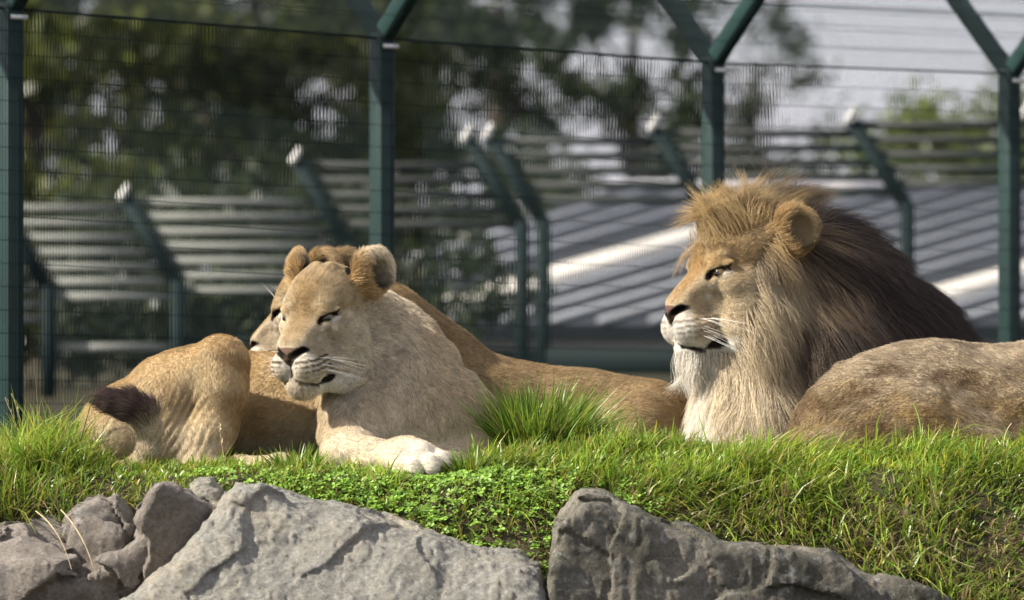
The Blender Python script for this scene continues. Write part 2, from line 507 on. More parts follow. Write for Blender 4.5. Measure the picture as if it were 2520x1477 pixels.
def clear_of(P, fields, d=0.006):
    ok = np.ones(len(P), bool)
    for F in fields:
        inb = np.all((P > F.lo) & (P < F.lo + F.h * (F.n - 1)), axis=1)
        if inb.any():
            v = F.sample(P[inb]); k = np.where(inb)[0]; ok[k[v < d]] = False
    return ok

def turf():
    r = np.random.default_rng(31)
    n = 115000
    x = r.uniform(-1.42, 1.42, n); y = r.uniform(-0.86, 0.42, n)
    px = x * 14000 / (14 + y) + 1260
    p = np.stack([x, y, 0 * x], 1)
    pat = noise(p, 6, 401) + 0.5 * noise(p, 15, 402)
    front = sstep(-0.50, -0.74, y)
    left = sstep(250, 170, px + 300 * sstep(0.0, 0.1, y)); right = sstep(1120, 1280, px); mid = (1 - left) * (1 - right)
    dens = 0.60 * left + (0.55 + 0.3 * sstep(650, 520, px)) * mid + 0.90 * right
    dens = dens * (1 - 0.42 * front) * (0.8 + 0.35 * pat) * (1 - 0.6 * (y > 0.05))
    k = r.random(n) < dens
    x, y, px, pat, front, left, right, mid = [v[k] for v in (x, y, px, pat, front, left, right, mid)]
    n = len(x)
    h = (0.085 * left + 0.034 * mid + 0.052 * right) * (0.55 + 0.75 * r.random(n)) * (1 + 0.30 * pat)
    h = h * (1 - 0.05 * front) * (1 + 0.55 * noise(p[k], 10, 405))
    tall = r.random(n) < 0.012; h[tall] *= 1.6
    lie = r.random(n) < 0.35
    base = np.stack([x, y, gz(x, y) - 0.004], 1)
    a = r.random(n) * 6.283
    lean = np.stack([np.cos(a), np.sin(a), 0 * a], 1) * (0.25 + 0.55 * r.random((n, 1)))
    comb_dir = np.stack([0.45 + 0.5 * noise(base, 3.1, 403), -0.25 + 0.4 * noise(base, 2.7, 404), 0 * x], 1)
    lean = lean + comb_dir * (0.5 + 0.5 * right)[:, None] + np.array([0, -0.35, -0.15]) * front[:, None]
    lean[lie] *= 1.7
    w = 0.0016 + 0.0014 * r.random(n)
    ok = clear_of(base + np.array([0, 0, 1.0]) * (h * 0.45)[:, None], FIELDS, 0.004) & clear_of(base + np.array([0, 0, 0.02]), FIELDS + ROCKS, 0.004)
    base, lean, h, w, front = base[ok], lean[ok], h[ok], w[ok], front[ok]
    up = np.tile(np.array([0, 0, 1.0]), (len(base), 1)) + 0.18 * r.normal(0, 1, (len(base), 3))
    col = grass_colour(len(base), r, 0.07, base)
    st = (r.random(len(base)) < 0.35 * front); col[st] = np.array([0.36, 0.28, 0.13]) * (0.5 + 0.7 * r.random((st.sum(), 1)))
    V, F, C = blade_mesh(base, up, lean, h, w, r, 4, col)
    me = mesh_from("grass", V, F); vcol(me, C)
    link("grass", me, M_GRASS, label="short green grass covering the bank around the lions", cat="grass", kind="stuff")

def clover():
    r = np.random.default_rng(33)
    n = 8200
    px = r.uniform(420, 1900, n); y = r.uniform(-0.86, -0.34, n)
    w = sstep(420, 700, px) * sstep(1750, 1350, px)
    w = w * (0.35 + 0.65 * sstep(-0.40, -0.52, y))
    k = r.random(n) < w * (0.62 + 0.85 * noise(np.stack([px * .001, y, 0 * y], 1), 9, 420)); px, y = px[k], y[k]
    x = (px - 1260) * (14 + y) / 14000
    n = len(x)
    hgt = 0.006 + 0.026 * r.random(n) * (0.35 + 0.65 * sstep(-0.44, -0.56, y))
    c = np.stack([x, y, gz(x, y) + hgt], 1)
    ok = clear_of(c, FIELDS + ROCKS, 0.006); c = c[ok]; n = len(c)
    V, F, C = [], [], []
    sz = 0.0055 + 0.0045 * r.random(n)
    tilt = unit(np.stack([r.normal(0, .35, n) - 0.1, r.normal(-.45, .35, n), np.ones(n)], 1))
    e1 = unit(np.cross(tilt, np.array([0.3, 1, 0.1]))); e2 = np.cross(tilt, e1)
    rot = r.random(n) * 6.28
    base_col = np.array([0.215, 0.36, 0.05]) * (0.6 + 0.75 * r.random((n, 1)))
    shape = np.array([(0.06, 0), (0.55, 0.42), (1.05, 0.46), (1.28, 0.20), (1.20, 0.0), (1.28, -0.20), (1.05, -0.46), (0.55, -0.42)])
    for li in range(3):
        a = rot + li * 2.094 + r.normal(0, .15, n)
        d = e1 * np.cos(a)[:, None] + e2 * np.sin(a)[:, None]; s = -e1 * np.sin(a)[:, None] + e2 * np.cos(a)[:, None]
        lift = r.uniform(-.2, .45, n)[:, None]
        P = c[:, None] + sz[:, None, None] * (d[:, None] * shape[None, :, :1] + s[:, None] * shape[None, :, 1:] + tilt[:, None] * (lift[:, None] * shape[None, :, :1] + 0.35 * np.abs(shape[None, :, 1:])))
        o = li * n * 8 + np.arange(n)[:, None] * 8
        V.append(P.reshape(-1, 3)); F.append(np.concatenate([o + np.array([0, 1, 2, 3]), o + np.array([0, 3, 4, 5]), o + np.array([0, 5, 6, 7])]))
        cc = np.repeat(base_col * (0.85 + 0.3 * r.random((n, 1))), 8, 0); C.append(cc)
    me = mesh_from("clover", np.concatenate(V), np.concatenate(F)); vcol(me, np.concatenate(C))
    link("clover", me, M_CLOVER, label="low clover leaves spreading over the bank below the forepaw", cat="clover", kind="stuff")

def tussock(name, label, c, n, hmin, hmax, spread, seed, bias=(0.1, -0.1), rad=0.07):
    r = np.random.default_rng(seed)
    a = r.random(n) * 6.283; rr = rad * np.sqrt(r.random(n))
    x = c[0] + np.cos(a) * rr; y = c[1] + np.sin(a) * rr * 0.8
    base = np.stack([x, y, gz(x, y) - 0.004], 1)
    out = np.stack([np.cos(a), np.sin(a), 0 * a], 1) * (rr / rad)[:, None]
    lean = out * spread * (0.5 + 0.6 * r.random((n, 1))) + r.normal(0, .16, (n, 3)) * [1, 1, 0.3] + np.array([bias[0], bias[1], 0])
    h = r.uniform(hmin, hmax, n) * (1 - 0.25 * (rr / rad))
    up = np.tile(np.array([0, 0, 1.0]), (n, 1)) + out * 0.25
    col = grass_colour(n, r, 0.06) * [0.72, 0.80, 0.85]
    V, F, C = blade_mesh(base, up, lean, h, 0.0017 + 0.0014 * r.random(n), r, 5, col)
    me = mesh_from(name, V, F); vcol(me, C)
    link(name, me, M_GRASS, label=label, cat="grass tuft", kind="thing")

def tube(pts, r0, r1, sides=6):
    pts = np.asarray(pts, float); n = len(pts)
    T = unit(np.gradient(pts, axis=0)); s = unit(np.cross(T, np.array([0.31, 0.87, 0.37]))); b = np.cross(T, s)
    rad = np.linspace(r0, r1, n)
    a = np.arange(sides) * 2 * math.pi / sides
    V = (pts[:, None] + rad[:, None, None] * (s[:, None] * np.cos(a)[None, :, None] + b[:, None] * np.sin(a)[None, :, None])).reshape(-1, 3)
    i, j = np.meshgrid(np.arange(n - 1), np.arange(sides), indexing='ij'); i, j = i.ravel(), j.ravel()
    F = np.stack([i * sides + j, i * sides + (j + 1) % sides, (i + 1) * sides + (j + 1) % sides, (i + 1) * sides + j], 1)
    return V, F

def bez(a, b, c, n=12):
    t = np.linspace(0, 1, n)[:, None]
    return (1 - t) ** 2 * np.array(a) + 2 * t * (1 - t) * np.array(b) + t ** 2 * np.array(c)

def stem(label, a, b, c, r0=0.0016, r1=0.0008, group=None, head=False, mat=None):
    V, F = tube(bez(a, b, c), r0, r1)
    o = link("dry_stem", mesh_from("dry_stem", V, F), mat or M_STRAW, label=label, cat="grass stem", group=group)
    if head:                                    # seed head along the tip
        pts = bez(a, b, c, 30)[18:]
        r = np.random.default_rng(int(abs(a[0]) * 1e4)); V2, F2 = [], []
        for k, p in enumerate(pts):
            d = r.normal(0, 1, 3) * [1, 1, .3]; d = d / np.linalg.norm(d); u = np.array([0, 0, 1.0]); s = np.cross(d, u) * 0.0018
            q0 = p; q1 = p + d * 0.003 + u * 0.004; q2 = p + d * 0.002 + u * 0.010
            V2 += [q0, q1 + s, q2, q1 - s]; F2.append([4 * k, 4 * k + 1, 4 * k + 2, 4 * k + 3])
        link("seed_head", mesh_from("seed_head", V2, F2), M_STRAW, o)
    return o
# ------------------------------------------------------------------ fences, building, trees behind the lions
M_GREEN = simple_mat("green_painted_steel", (0.010, 0.033, 0.030), 0.5, 0.3, 0.25, 3.0)
M_WIRE = simple_mat("green_wire", (0.008, 0.015, 0.015), 0.7, 0.1)
M_BOLT = simple_mat("galvanised", (0.55, 0.55, 0.53), 0.35, 0.5, metallic=0.6)
M_SLAT = simple_mat("grey_slat", (0.23, 0.235, 0.21), 0.7, 0.2, 0.3, 2.0)
M_CAP = simple_mat("white_cap", (0.62, 0.60, 0.55), 0.4, 0.5)
M_POST2 = simple_mat("dark_green_steel", (0.005, 0.014, 0.014), 0.7, 0.15, 0.2, 3.0)
M_SLAT2 = simple_mat("darker_slat", (0.065, 0.068, 0.062), 0.7, 0.2, 0.3, 2.0)  # same slats in a darker grey, for the right-hand panels

def bar_geo(a, b, w, d, up=(0, 0, 1)):
    """A square-section bar from A to B."""
    a = np.array(a, float); b = np.array(b, float)
    t = (b - a) / np.linalg.norm(b - a); up = np.array(up, float)
    s = np.cross(t, up)
    if np.linalg.norm(s) < 1e-4: s = np.cross(t, np.array([0, 1.0, 0]))
    s /= np.linalg.norm(s); v = np.cross(s, t)
    V = []
    for p in (a, b):
        for i, j in ((-1, -1), (1, -1), (1, 1), (-1, 1)): V.append(p + s * w / 2 * i + v * d / 2 * j)
    F = [(0, 3, 2, 1), (4, 5, 6, 7), (0, 1, 5, 4), (1, 2, 6, 5), (2, 3, 7, 6), (3, 0, 4, 7)]
    return np.array(V), np.array(F)

def bar(name, a, b, w, d, mat, parent=None, up=(0, 0, 1), bevel=0.0, **kw):
    V, F = bar_geo(a, b, w, d, up)
    o = link(name, mesh_from(name, V, F, False), mat, parent, **kw)
    if bevel:
        m = o.modifiers.new("bevel", 'BEVEL'); m.width = bevel; m.segments = 2
    return o

def join(parts):
    V, F, k = [], [], 0
    for v, f in parts:
        V.append(v); F.append(np.asarray(f) + k); k += len(v)
    return np.concatenate(V), np.concatenate(F)

def wires(A, B, rad):
    """Three-sided wires between the rows of A and B."""
    A = np.asarray(A, float); B = np.asarray(B, float); n = len(A)
    t = unit(B - A); s = unit(np.cross(t, np.array([0.3, 0.9, 0.31]))); v = np.cross(s, t)
    ring = [(1, 0), (-0.5, 0.87), (-0.5, -0.87)]
    V = np.stack([P + rad * (s * c + v * e) for P in (A, B) for c, e in ring], 1).reshape(-1, 3)
    k = np.arange(n)[:, None] * 6
    F = np.concatenate([k + np.array([i, (i + 1) % 3, 3 + (i + 1) % 3, 3 + i]) for i in range(3)])
    return V, F

# ---- mesh fence right behind the lions, Y-shaped tops
FD0, FSTEP = 16.2, 0.993
def fpost(k):
    d = FD0 + FSTEP * k
    x = (-1235 + 895 * k) / (1 + 0.0613 * k) * d / 14000
    return np.array([x, d - 14.0])
def fkink(k):
    """Height of the bend, the fence steps down the falling ground."""
    py = np.interp(k, [-1, 0, 1, 2, 3, 4], [-55, 22, 95, 155, 182, 205]); d = FD0 + FSTEP * k
    return CAM_Z - (py - 738.5) * d / 14000

def mesh_fence():
    root = bpy.data.objects.new("mesh_fence", None); COL.objects.link(root)
    p0, p1 = fpost(0), fpost(1)
    root.location = (p0[0], p0[1], -0.05)
    root["label"] = "green welded wire mesh fence with Y-shaped post tops close behind the lions"; root["category"] = "fence"
    inv = np.array([p0[0], p0[1], -0.05])
    dirf = np.append(unit(p1 - p0), 0.0); nv = np.array([dirf[1], -dirf[0], 0.0])     # towards the camera, to the side
    ks = range(-1, 5)
    for k in ks:
        p = fpost(k); z = fkink(k)
        a = np.array([p[0], p[1], -0.2]) - inv; b = np.array([p[0], p[1], z + 0.02]) - inv
        po = bar("post", a, b, 0.056, 0.056, M_GREEN, root, up=nv, bevel=0.006)
        for sg in (1, -1):
            tip = b + (nv * sg * 0.70 + np.array([0, 0, 0.74])) * 0.95
            bar("arm", b - np.array([0, 0, 0.02]), tip, 0.050, 0.050, M_GREEN, po, up=dirf, bevel=0.006)
        V, F = bar_geo(b + np.array([0, 0, -.045]) - dirf * .03 + nv * .042, b + np.array([0, 0, -.045]) + dirf * .03 + nv * .042, 0.004, 0.014)
        link("bolted_plate", mesh_from("bolted_plate", V, F, False), M_BOLT, po)
    # welded mesh: close vertical wires, wide horizontal ones
    VA, VB, HA, HB, SA, SB = [], [], [], [], [], []
    for k in range(-1, 4):
        a, b = fpost(k), fpost(k + 1); za, zb = fkink(k), fkink(k + 1)
        L = np.linalg.norm(b - a); n = int(L / 0.0108)
        t = (np.arange(n) + 0.5) / n
        x = a[0] + (b[0] - a[0]) * t; y = a[1] + (b[1] - a[1]) * t; z = za + (zb - za) * t
        off = nv[:2] * 0.04
        x = x + off[0]; y = y + off[1]
        VA.append(np.stack([x, y, 0 * x - 0.05], 1)); VB.append(np.stack([x, y, z], 1))
        for j in range(36):
            dz = j * 0.066
            pa = np.array([a[0] + off[0], a[1] + off[1], za - dz]); pb = np.array([b[0] + off[0], b[1] + off[1], zb - dz])
            if pa[2] > 0: HA.append(pa); HB.append(pb)
        for sg in (1, -1):
            e = (nv * sg * 0.70 + np.array([0, 0, 0.74])) * 0.95
            m2 = slice(None, None, 1)
            base = np.stack([x, y, z], 1)[m2]
            slant = 0.10 * dirf * sg
            SA.append(base); SB.append(base + e + slant)
            for j in range(0, 12):
                f = j / 11.0
                SA.append((np.array([[a[0] + off[0], a[1] + off[1], za]]) + e * f)); SB.append((np.array([[b[0] + off[0], b[1] + off[1], zb]]) + e * f))
    A = np.concatenate(VA) - inv; B = np.concatenate(VB) - inv
    V, F = join([wires(A, B, 0.0018), wires(np.array(HA) - inv, np.array(HB) - inv, 0.0012)])
    link("wire_mesh", mesh_from("wire_mesh", V, F), M_WIRE, root, kind="stuff")
    V, F = wires(np.concatenate(SA) - inv, np.concatenate(SB) - inv, 0.0010)
    link("sloping_wire_mesh", mesh_from("sloping_wire_mesh", V, F), M_WIRE, root, kind="stuff")
    # tension cables along the bend and up the sloping part
    for k in range(-1, 4):
        a, b = fpost(k), fpost(k + 1); za, zb = fkink(k), fkink(k + 1)
        for sg, f in ((1, 0.0), (-1, 0.30), (1, 0.34), (-1, 0.62), (1, 0.70)):
            e = (nv * sg * 0.70 + np.array([0, 0, 0.74])) * 0.95 * max(f, 0) + (np.array([0, 0, f]) if f < 0 else 0)
            bar("tension_cable", np.array([a[0], a[1], za]) + e - inv, np.array([b[0], b[1], zb]) + e - inv, 0.006, 0.006, M_WIRE, root)
mesh_fence()

# ---- stepped fence further back: leaning arms carrying slats
def slat_fence():
    y = 14.0
    S = (CAM_D + y) / (CAM_D * 1000)
    root = bpy.data.objects.new("slatted_fence", None); COL.objects.link(root)
    o0 = q(860, 930, y); root.location = o0
    root["label"] = "stepped green fence with leaning arms and rows of grey slats behind the mesh fence"; root["category"] = "fence"
    posts = [(-290, 760, 0), (120, 705, 0), (438, 690, 0), (862, 600, 0), (1285, 545, 0), (1338, 540, 0), (1745, 520, 0), (2232, 500, 0), (2660, 490, 0)]
    arms = []
    for px, py, _ in posts:
        b = q(px, py, y) - o0
        a = np.array([b[0], 0, -0.2])
        po = bar("post", a, b, 0.066, 0.066, M_POST2, root, up=(0, 1, 0))
        tip = b + np.array([-0.262, 0.10, 0.40])
        bar("arm", b - np.array([0, 0, 0.02]), tip, 0.070, 0.060, M_POST2, po, up=(0, 1, 0))
        V, F = tube([tip + np.array([-.025, -.03, 0.0]), tip + np.array([-.02, -.03, 0.02]), tip + np.array([0, -.03, 0.045]), tip + np.array([0.012, -.03, 0.075])], 0.020, 0.014, 10)
        link("end_cap", mesh_from("end_cap", V, F), M_CAP, po)
        arms.append((b, tip))
    me_cache = {}
    for i in range(len(arms) - 1):
        if i == 4: continue
        (b0, t0), (b1, t1) = arms[i], arms[i + 1]
        rise = b1[2]                              # each panel follows its right-hand post
        for j in range(7 if i < 3 else 5):
            f = j / 5.5
            z0 = t0[2] - 0.012 - (t0[2] - b0[2]) * f * 1.0
            if z0 < 0.05: continue
            xl = t0[0] + (b0[0] - t0[0]) * min(f, 1) + 0.03
            fr = (z0 - b1[2]) / (t1[2] - b1[2])
            xr = b1[0] + (t1[0] - b1[0]) * np.clip(fr, 0, 1) - 0.03
            yy = 0.10 * (1 - min(f, 1))
            bar("slat_or_shadow_stripe", (xl, yy, z0), (xr, yy, z0 - 0.004), 0.018, 0.038, M_SLAT if i < 3 else M_SLAT2, root)
        for j in range(4 if i < 3 else 0):        # open rails lower down
            z0 = b0[2] - 0.10 - 0.20 * (j + 1)
            if z0 < 0.08: break
            bar("rail", (b0[0] + .03, 0.01, z0), (b1[0] - .03, 0.01, z0), 0.014, 0.040, M_SLAT if i < 2 else M_POST2, root)
    bar("kick_board", q(1345, 888, y) - o0 + np.array([0, -.02, 0]), q(2660, 888, y) - o0 + np.array([0, -.02, 0]), 0.03, 0.13, M_WIRE, root)
slat_fence()

# ---- low building, shadow stripes and sunlit bands modelled onto its sloping roof
def building():
    y0 = 24.0
    root = bpy.data.objects.new("low_building", None); COL.objects.link(root)
    base = q(1900, 900, y0); root.location = base
    root["label"] = "low building whose long sloping roof carries modelled shadow stripes and sunlit bands"; root["category"] = "building"
    m_roof = simple_mat("roof_sheet", (0.035, 0.038, 0.045), 0.8, 0.2, 0.15, 3)  # dark lines of the fence shadow, put into the sheet colour
    m_shadow_stripe = simple_mat("roof_shadow_stripe", (0.30, 0.31, 0.335), 0.7, 0.2, 0.15, 2)  # shaded roof tone between the dark shadow lines, as its own material
    m_sunlit = simple_mat("sunlit_band", (0.66, 0.62, 0.55), 0.7, 0.2, 0.12, 2)  # sunlit roof between the shadows, painted as a paler material
    m_wall = simple_mat("lavender_wall", (0.50, 0.49, 0.53), 0.8, 0.2, 0.1, 2)
    m_dark = simple_mat("dark_plinth", (0.03, 0.045, 0.045), 0.8, 0.2)
    y1 = 27.2
    # roof plane: eave near, ridge far; left hip
    def rp(px, py):
        """a spot on the roof plane"""
        f = np.clip((800 - py) / (800 - 470.0), -0.3, 1.0)
        return q(px, py, y0 + (y1 - y0) * f) - base
    outline = [(440, 842), (1060, 802), (2760, 800), (2760, 462), (1505, 462)]
    P = np.array([rp(*p) for p in outline])
    Pb = P + np.array([0, 0.02, -0.10])
    V = np.concatenate([P, Pb]); me = bpy.data.meshes.new("roof")
    n = len(P)
    me.from_pydata(V.tolist(), [], [list(range(n)), list(range(2 * n - 1, n - 1, -1))] + [[i, i + n, (i + 1) % n + n, (i + 1) % n] for i in range(n)])
    roof = link("roof", me, m_roof, root)
    # fence shadow built as diagonal slats, the sunlit strips between as two pale boards
    def clip(a, b):
        """portion of the segment a-b (px) inside the roof outline"""
        ts = np.linspace(0, 1, 400); pts = np.array(a) + np.outer(ts, np.array(b) - np.array(a))
        hip = 842 + (pts[:, 0] - 440) * (462 - 842) / (1505 - 440)
        ok = (pts[:, 1] < 798) & (pts[:, 1] > 468) & (pts[:, 1] > hip + 6) & (pts[:, 0] < 2750) & (pts[:, 0] > 450)
        if ok.sum() < 8: return None
        k = np.where(ok)[0]; return pts[k[0]], pts[k[-1]]
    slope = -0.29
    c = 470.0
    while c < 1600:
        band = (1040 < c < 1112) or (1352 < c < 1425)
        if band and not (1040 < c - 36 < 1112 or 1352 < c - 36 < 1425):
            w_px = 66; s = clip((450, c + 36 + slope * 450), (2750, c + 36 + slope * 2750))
            if s: bar("sunlit_band", rp(*s[0]) + [0, -.02, .02], rp(*s[1]) + [0, -.02, .02], 0.03, w_px * 0.00272 * 1.15, m_sunlit, roof, up=(0, .8, .35))
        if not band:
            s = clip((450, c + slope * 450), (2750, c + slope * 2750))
            if s: bar("slat_or_shadow_stripe", rp(*s[0]) + [0, -.02, .02], rp(*s[1]) + [0, -.02, .02], 0.03, 0.052, m_shadow_stripe, roof, up=(0, .8, .35))  # these roof slats model the striped shadow of the fence
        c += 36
    bar("ridge_board", rp(1500, 466) + [0, 0, .03], rp(2750, 466) + [0, 0, .03], 0.04, 0.07, m_wall, roof)
    a = q(1000, 828, y0 + .15) - base; b = q(2700, 828, y0 + .15) - base
    bar("wall", a, b, 0.08, 0.17, m_wall, root)
    a = q(1000, 885, y0 + .2) - base; b = q(2700, 885, y0 + .2) - base
    bar("plinth", a, b, 0.08, 0.16, m_dark, root)
    a = q(470, 880, y0 + .2) - base; b = q(1000, 850, y0 + .2) - base
    bar("side_wall", a, b, 0.08, 0.18, m_wall, root)
building()

# ---- trees
M_LEAF = attr_mat("leaf", 0.42, 0.45, transl=0.35)
M_BARK = simple_mat("bark", (0.075, 0.058, 0.042), 0.9, 0.1, 0.4, 6, 0.6)

def leaf_cloud(clumps, n, size, r, c0, c1, flat=0.85):
    """Leaves gathered into clumps; CLUMPS rows are x, y, z, radius."""
    i = r.integers(0, len(clumps), n)
    p = clumps[i, :3] + r.normal(0, 1, (n, 3)) * clumps[i, 3:4] * [0.42, 0.42, 0.42 * flat]
    e1 = unit(r.normal(0, 1, (n, 3))); e2 = unit(np.cross(e1, r.normal(0, 1, (n, 3))))
    s = size * (0.6 + 0.8 * r.random((n, 1)))
    V = np.stack([p - e1 * s, p + e2 * s * .45, p + e1 * s, p - e2 * s * .45], 1).reshape(-1, 3)
    F = np.arange(4 * n).reshape(-1, 4)
    t = np.clip(r.random((n, 1)) * 0.7 + 0.3 * r.random(len(clumps))[i][:, None], 0, 1)
    C = (np.array(c0) * (1 - t) + np.array(c1) * t) * (0.7 + 0.6 * r.random((n, 1)))
    return V, F, np.repeat(C, 4, 0)

def tree(label, x, y, height, crown, n_clump, n_leaf, seed, c0=(0.018, 0.035, 0.010), c1=(0.085, 0.105, 0.022), size=0.075, trunk_r=0.16, clump_r=0.45, lean=0.0, name="broadleaf_tree"):
    """CROWN: (centre height, radius across, half height)."""
    r = np.random.default_rng(seed)
    root = bpy.data.objects.new(name, None); COL.objects.link(root); root.location = (x, y, -0.05)
    root["label"] = label; root["category"] = "tree"; root["group"] = "trees beyond the fences"
    hc, rc, hh = crown
    # clump centres on and in a lumpy ellipsoid
    d = unit(r.normal(0, 1, (n_clump, 3))); rad = r.random((n_clump, 1)) ** 0.4
    cl = d * rad * [rc, rc, hh] + [lean, 0, hc]
    cl = np.concatenate([cl, clump_r * (0.55 + 0.9 * r.random((n_clump, 1)))], 1)
    V, F, C = leaf_cloud(cl, n_leaf, size, r, c0, c1)
    me = mesh_from("crown", V, F, False); vcol(me, C)
    link("crown", me, M_LEAF, root)
    top = np.array([lean * 0.8, 0, min(hc + hh * 0.5, height)])
    parts = [tube(bez((0, 0, -0.3), (0.1 * r.normal(), 0.1 * r.normal(), top[2] * 0.5), top, 12), trunk_r, trunk_r * 0.25, 9)]
    for k in range(12):
        t = 0.25 + 0.7 * r.random(); a = np.array([lean * .8 * t, 0, top[2] * t]); b = cl[r.integers(0, n_clump), :3]
        m = (a + b) / 2 + np.array([0, 0, 0.25])
        parts.append(tube(bez(a, m, b, 8), trunk_r * 0.35 * (1 - 0.5 * t), 0.012, 6))
    V, F = join(parts)
    link("trunk", mesh_from("trunk", V, F), M_BARK, root)
    return root

def xat(px, y): return (px - 1260) * (14 + y) / 14000
DG0, DG1 = (0.010, 0.022, 0.007), (0.065, 0.092, 0.020)
for i, (label, px, y, h, crown, nc, nl, c0, c1, sz) in enumerate((
    ("dense dark tree behind the bend of the slatted fence", 60, 40, 7, (3.2, 2.3, 2.6), 52, 9000, DG0, (0.17, 0.19, 0.03), .085),
    ("dark tree with thin sky gaps above the lowest slatted panel", 330, 46, 8, (3.3, 2.3, 2.7), 52, 9000, DG0, DG1, .085),
    ("olive tree crowding behind the first stepped panels", 620, 42, 8, (3.2, 2.0, 2.5), 54, 9000, DG0, (0.13, 0.15, 0.026), .085),
    ("tall dark tree rising behind the mesh fence post above the front lioness", 900, 48, 9, (3.4, 2.1, 2.8), 54, 9000, DG0, DG1, .085),
    ("dark tree with ragged gaps beside the double fence post", 1230, 52, 9, (3.6, 1.9, 2.4), 44, 5200, DG0, DG1, .09),
    ("thin dark tree letting the sky through above the low building", 1560, 56, 9, (3.4, 1.9, 2.3), 36, 3600, DG0, (0.05, 0.07, 0.018), .09),
    ("sparse feathery tree in front of the open sky", 1850, 60, 8, (2.6, 1.7, 2.0), 22, 1900, DG0, (0.05, 0.07, 0.02), .08),
    ("sunlit yellow green tree beyond the roof ridge", 2330, 46, 5, (1.5, 1.5, 1.1), 34, 3800, (0.05, 0.085, 0.018), (0.20, 0.24, 0.05), .075),
    ("rounded light green tree at the end of the roof ridge", 2560, 52, 6, (1.9, 1.3, 1.5), 34, 3600, (0.06, 0.09, 0.02), (0.19, 0.23, 0.05), .075),
    ("broad dark tree standing past the low end of the slatted fence", -420, 44, 8, (3.3, 2.4, 2.7), 52, 7000, DG0, (0.13, 0.15, 0.026), .085),
    ("leafy olive tree well past the low end of the slatted fence", -1000, 42, 8, (3.2, 2.4, 2.6), 52, 6000, DG0, DG1, .09),
    ("light green tree past the far end of the low building", 3050, 48, 7, (2.4, 1.8, 2.0), 40, 4200, (0.06, 0.09, 0.02), (0.17, 0.21, 0.045), .08),
    ("small dark bushy tree above the roof behind the maned lion", 2010, 50, 4, (1.2, 1.0, 0.9), 22, 2200, DG0, DG1, .08),
)):
    tree(label, xat(px, y), y, h, crown, nc, nl, 500 + i, c0, c1, sz)
# shrubs closing the view under the crowns
for i, (px, y, rx, hz, n) in enumerate(((40, 32, 1.5, .75, 3000), (420, 34, 1.5, .8, 3000), (800, 33, 1.4, .8, 3000), (1120, 35, 1.3, .85, 2600), (1480, 38, 1.4, .9, 2400), (1850, 40, 1.4, .8, 1800), (-60, 16.5, .8, .34, 2600), (250, 17, .8, .36, 2600), (560, 16.6, .7, .36, 2600), (820, 17, .7, .38, 2400), (1060, 18, .6, .40, 2000))):
    r = np.random.default_rng(600 + i)
    k = 26; d = unit(r.normal(0, 1, (k, 3))) * r.random((k, 1)) ** .4 * [rx, .7, hz] + [0, 0, hz * 0.95]
    if y < 20: d *= [1, .5, 1]
    V, F, C = leaf_cloud(np.concatenate([d, (.28 if y > 20 else .14) + .25 * r.random((k, 1)) * (1 if y > 20 else .5)], 1), n, .07 if y > 20 else .04, r, (0.012, 0.022, 0.008), (0.05, 0.065, 0.018))
    me = mesh_from("shrub", V, F, False); vcol(me, C)
    o = link("shrub", me, M_LEAF, loc=(xat(px, y), y, -0.05), group="shrubs under the trees" if y > 20 else "low shrubs at the slatted fence", cat="shrub")
    o["label"] = "dark leafy shrub under the tree crowns well beyond the slatted fence" if y > 20 else "low dark shrub growing against the foot of the slatted fence"
# ------------------------------------------------------------------ lions
class Head:
    def __init__(self, O, yaw, pitch=0.0, roll=0.0, s=1.0):
        th, ph = R(yaw), R(pitch)
        f = np.array([-math.sin(th), -math.cos(th), 0.0]); z = np.array([0, 0, 1.0])
        fp = math.cos(ph) * f - math.sin(ph) * z
        up = math.cos(ph) * z + math.sin(ph) * f
        lf = np.cross(up, fp)
        rr = R(roll)
        l2 = math.cos(rr) * lf + math.sin(rr) * up; u2 = math.cos(rr) * up - math.sin(rr) * lf
        self.M = np.stack([fp, l2, u2], 1).astype(np.float32)
        self.O = np.asarray(O, np.float32); self.s = s
    def w(self, f, l, u):
        return self.O + self.M @ np.array([f, l, u], np.float32) * (0.001 * self.s)
    def loc(self, P):
        return (np.asarray(P, np.float32) - self.O) @ self.M * (1000.0 / self.s)
    def dirw(self, v):
        return unit(np.asarray(v, np.float32) @ self.M.T)

EAR_F, EAR_L, EAR_U = -118, 106, 92
EAR_FA = np.array([0.52, 0.85, -0.06]); EAR_FA = EAR_FA / np.linalg.norm(EAR_FA)

def ear_axes(sd, H):
    fa = EAR_FA * [1, sd, 1]; up = np.array([-0.12, 0.30 * sd, 1.0]); up = unit(up - fa * (up @ fa))
    wd = np.cross(up, fa)
    return [H.dirw(a) for a in (fa, wd, up)], fa

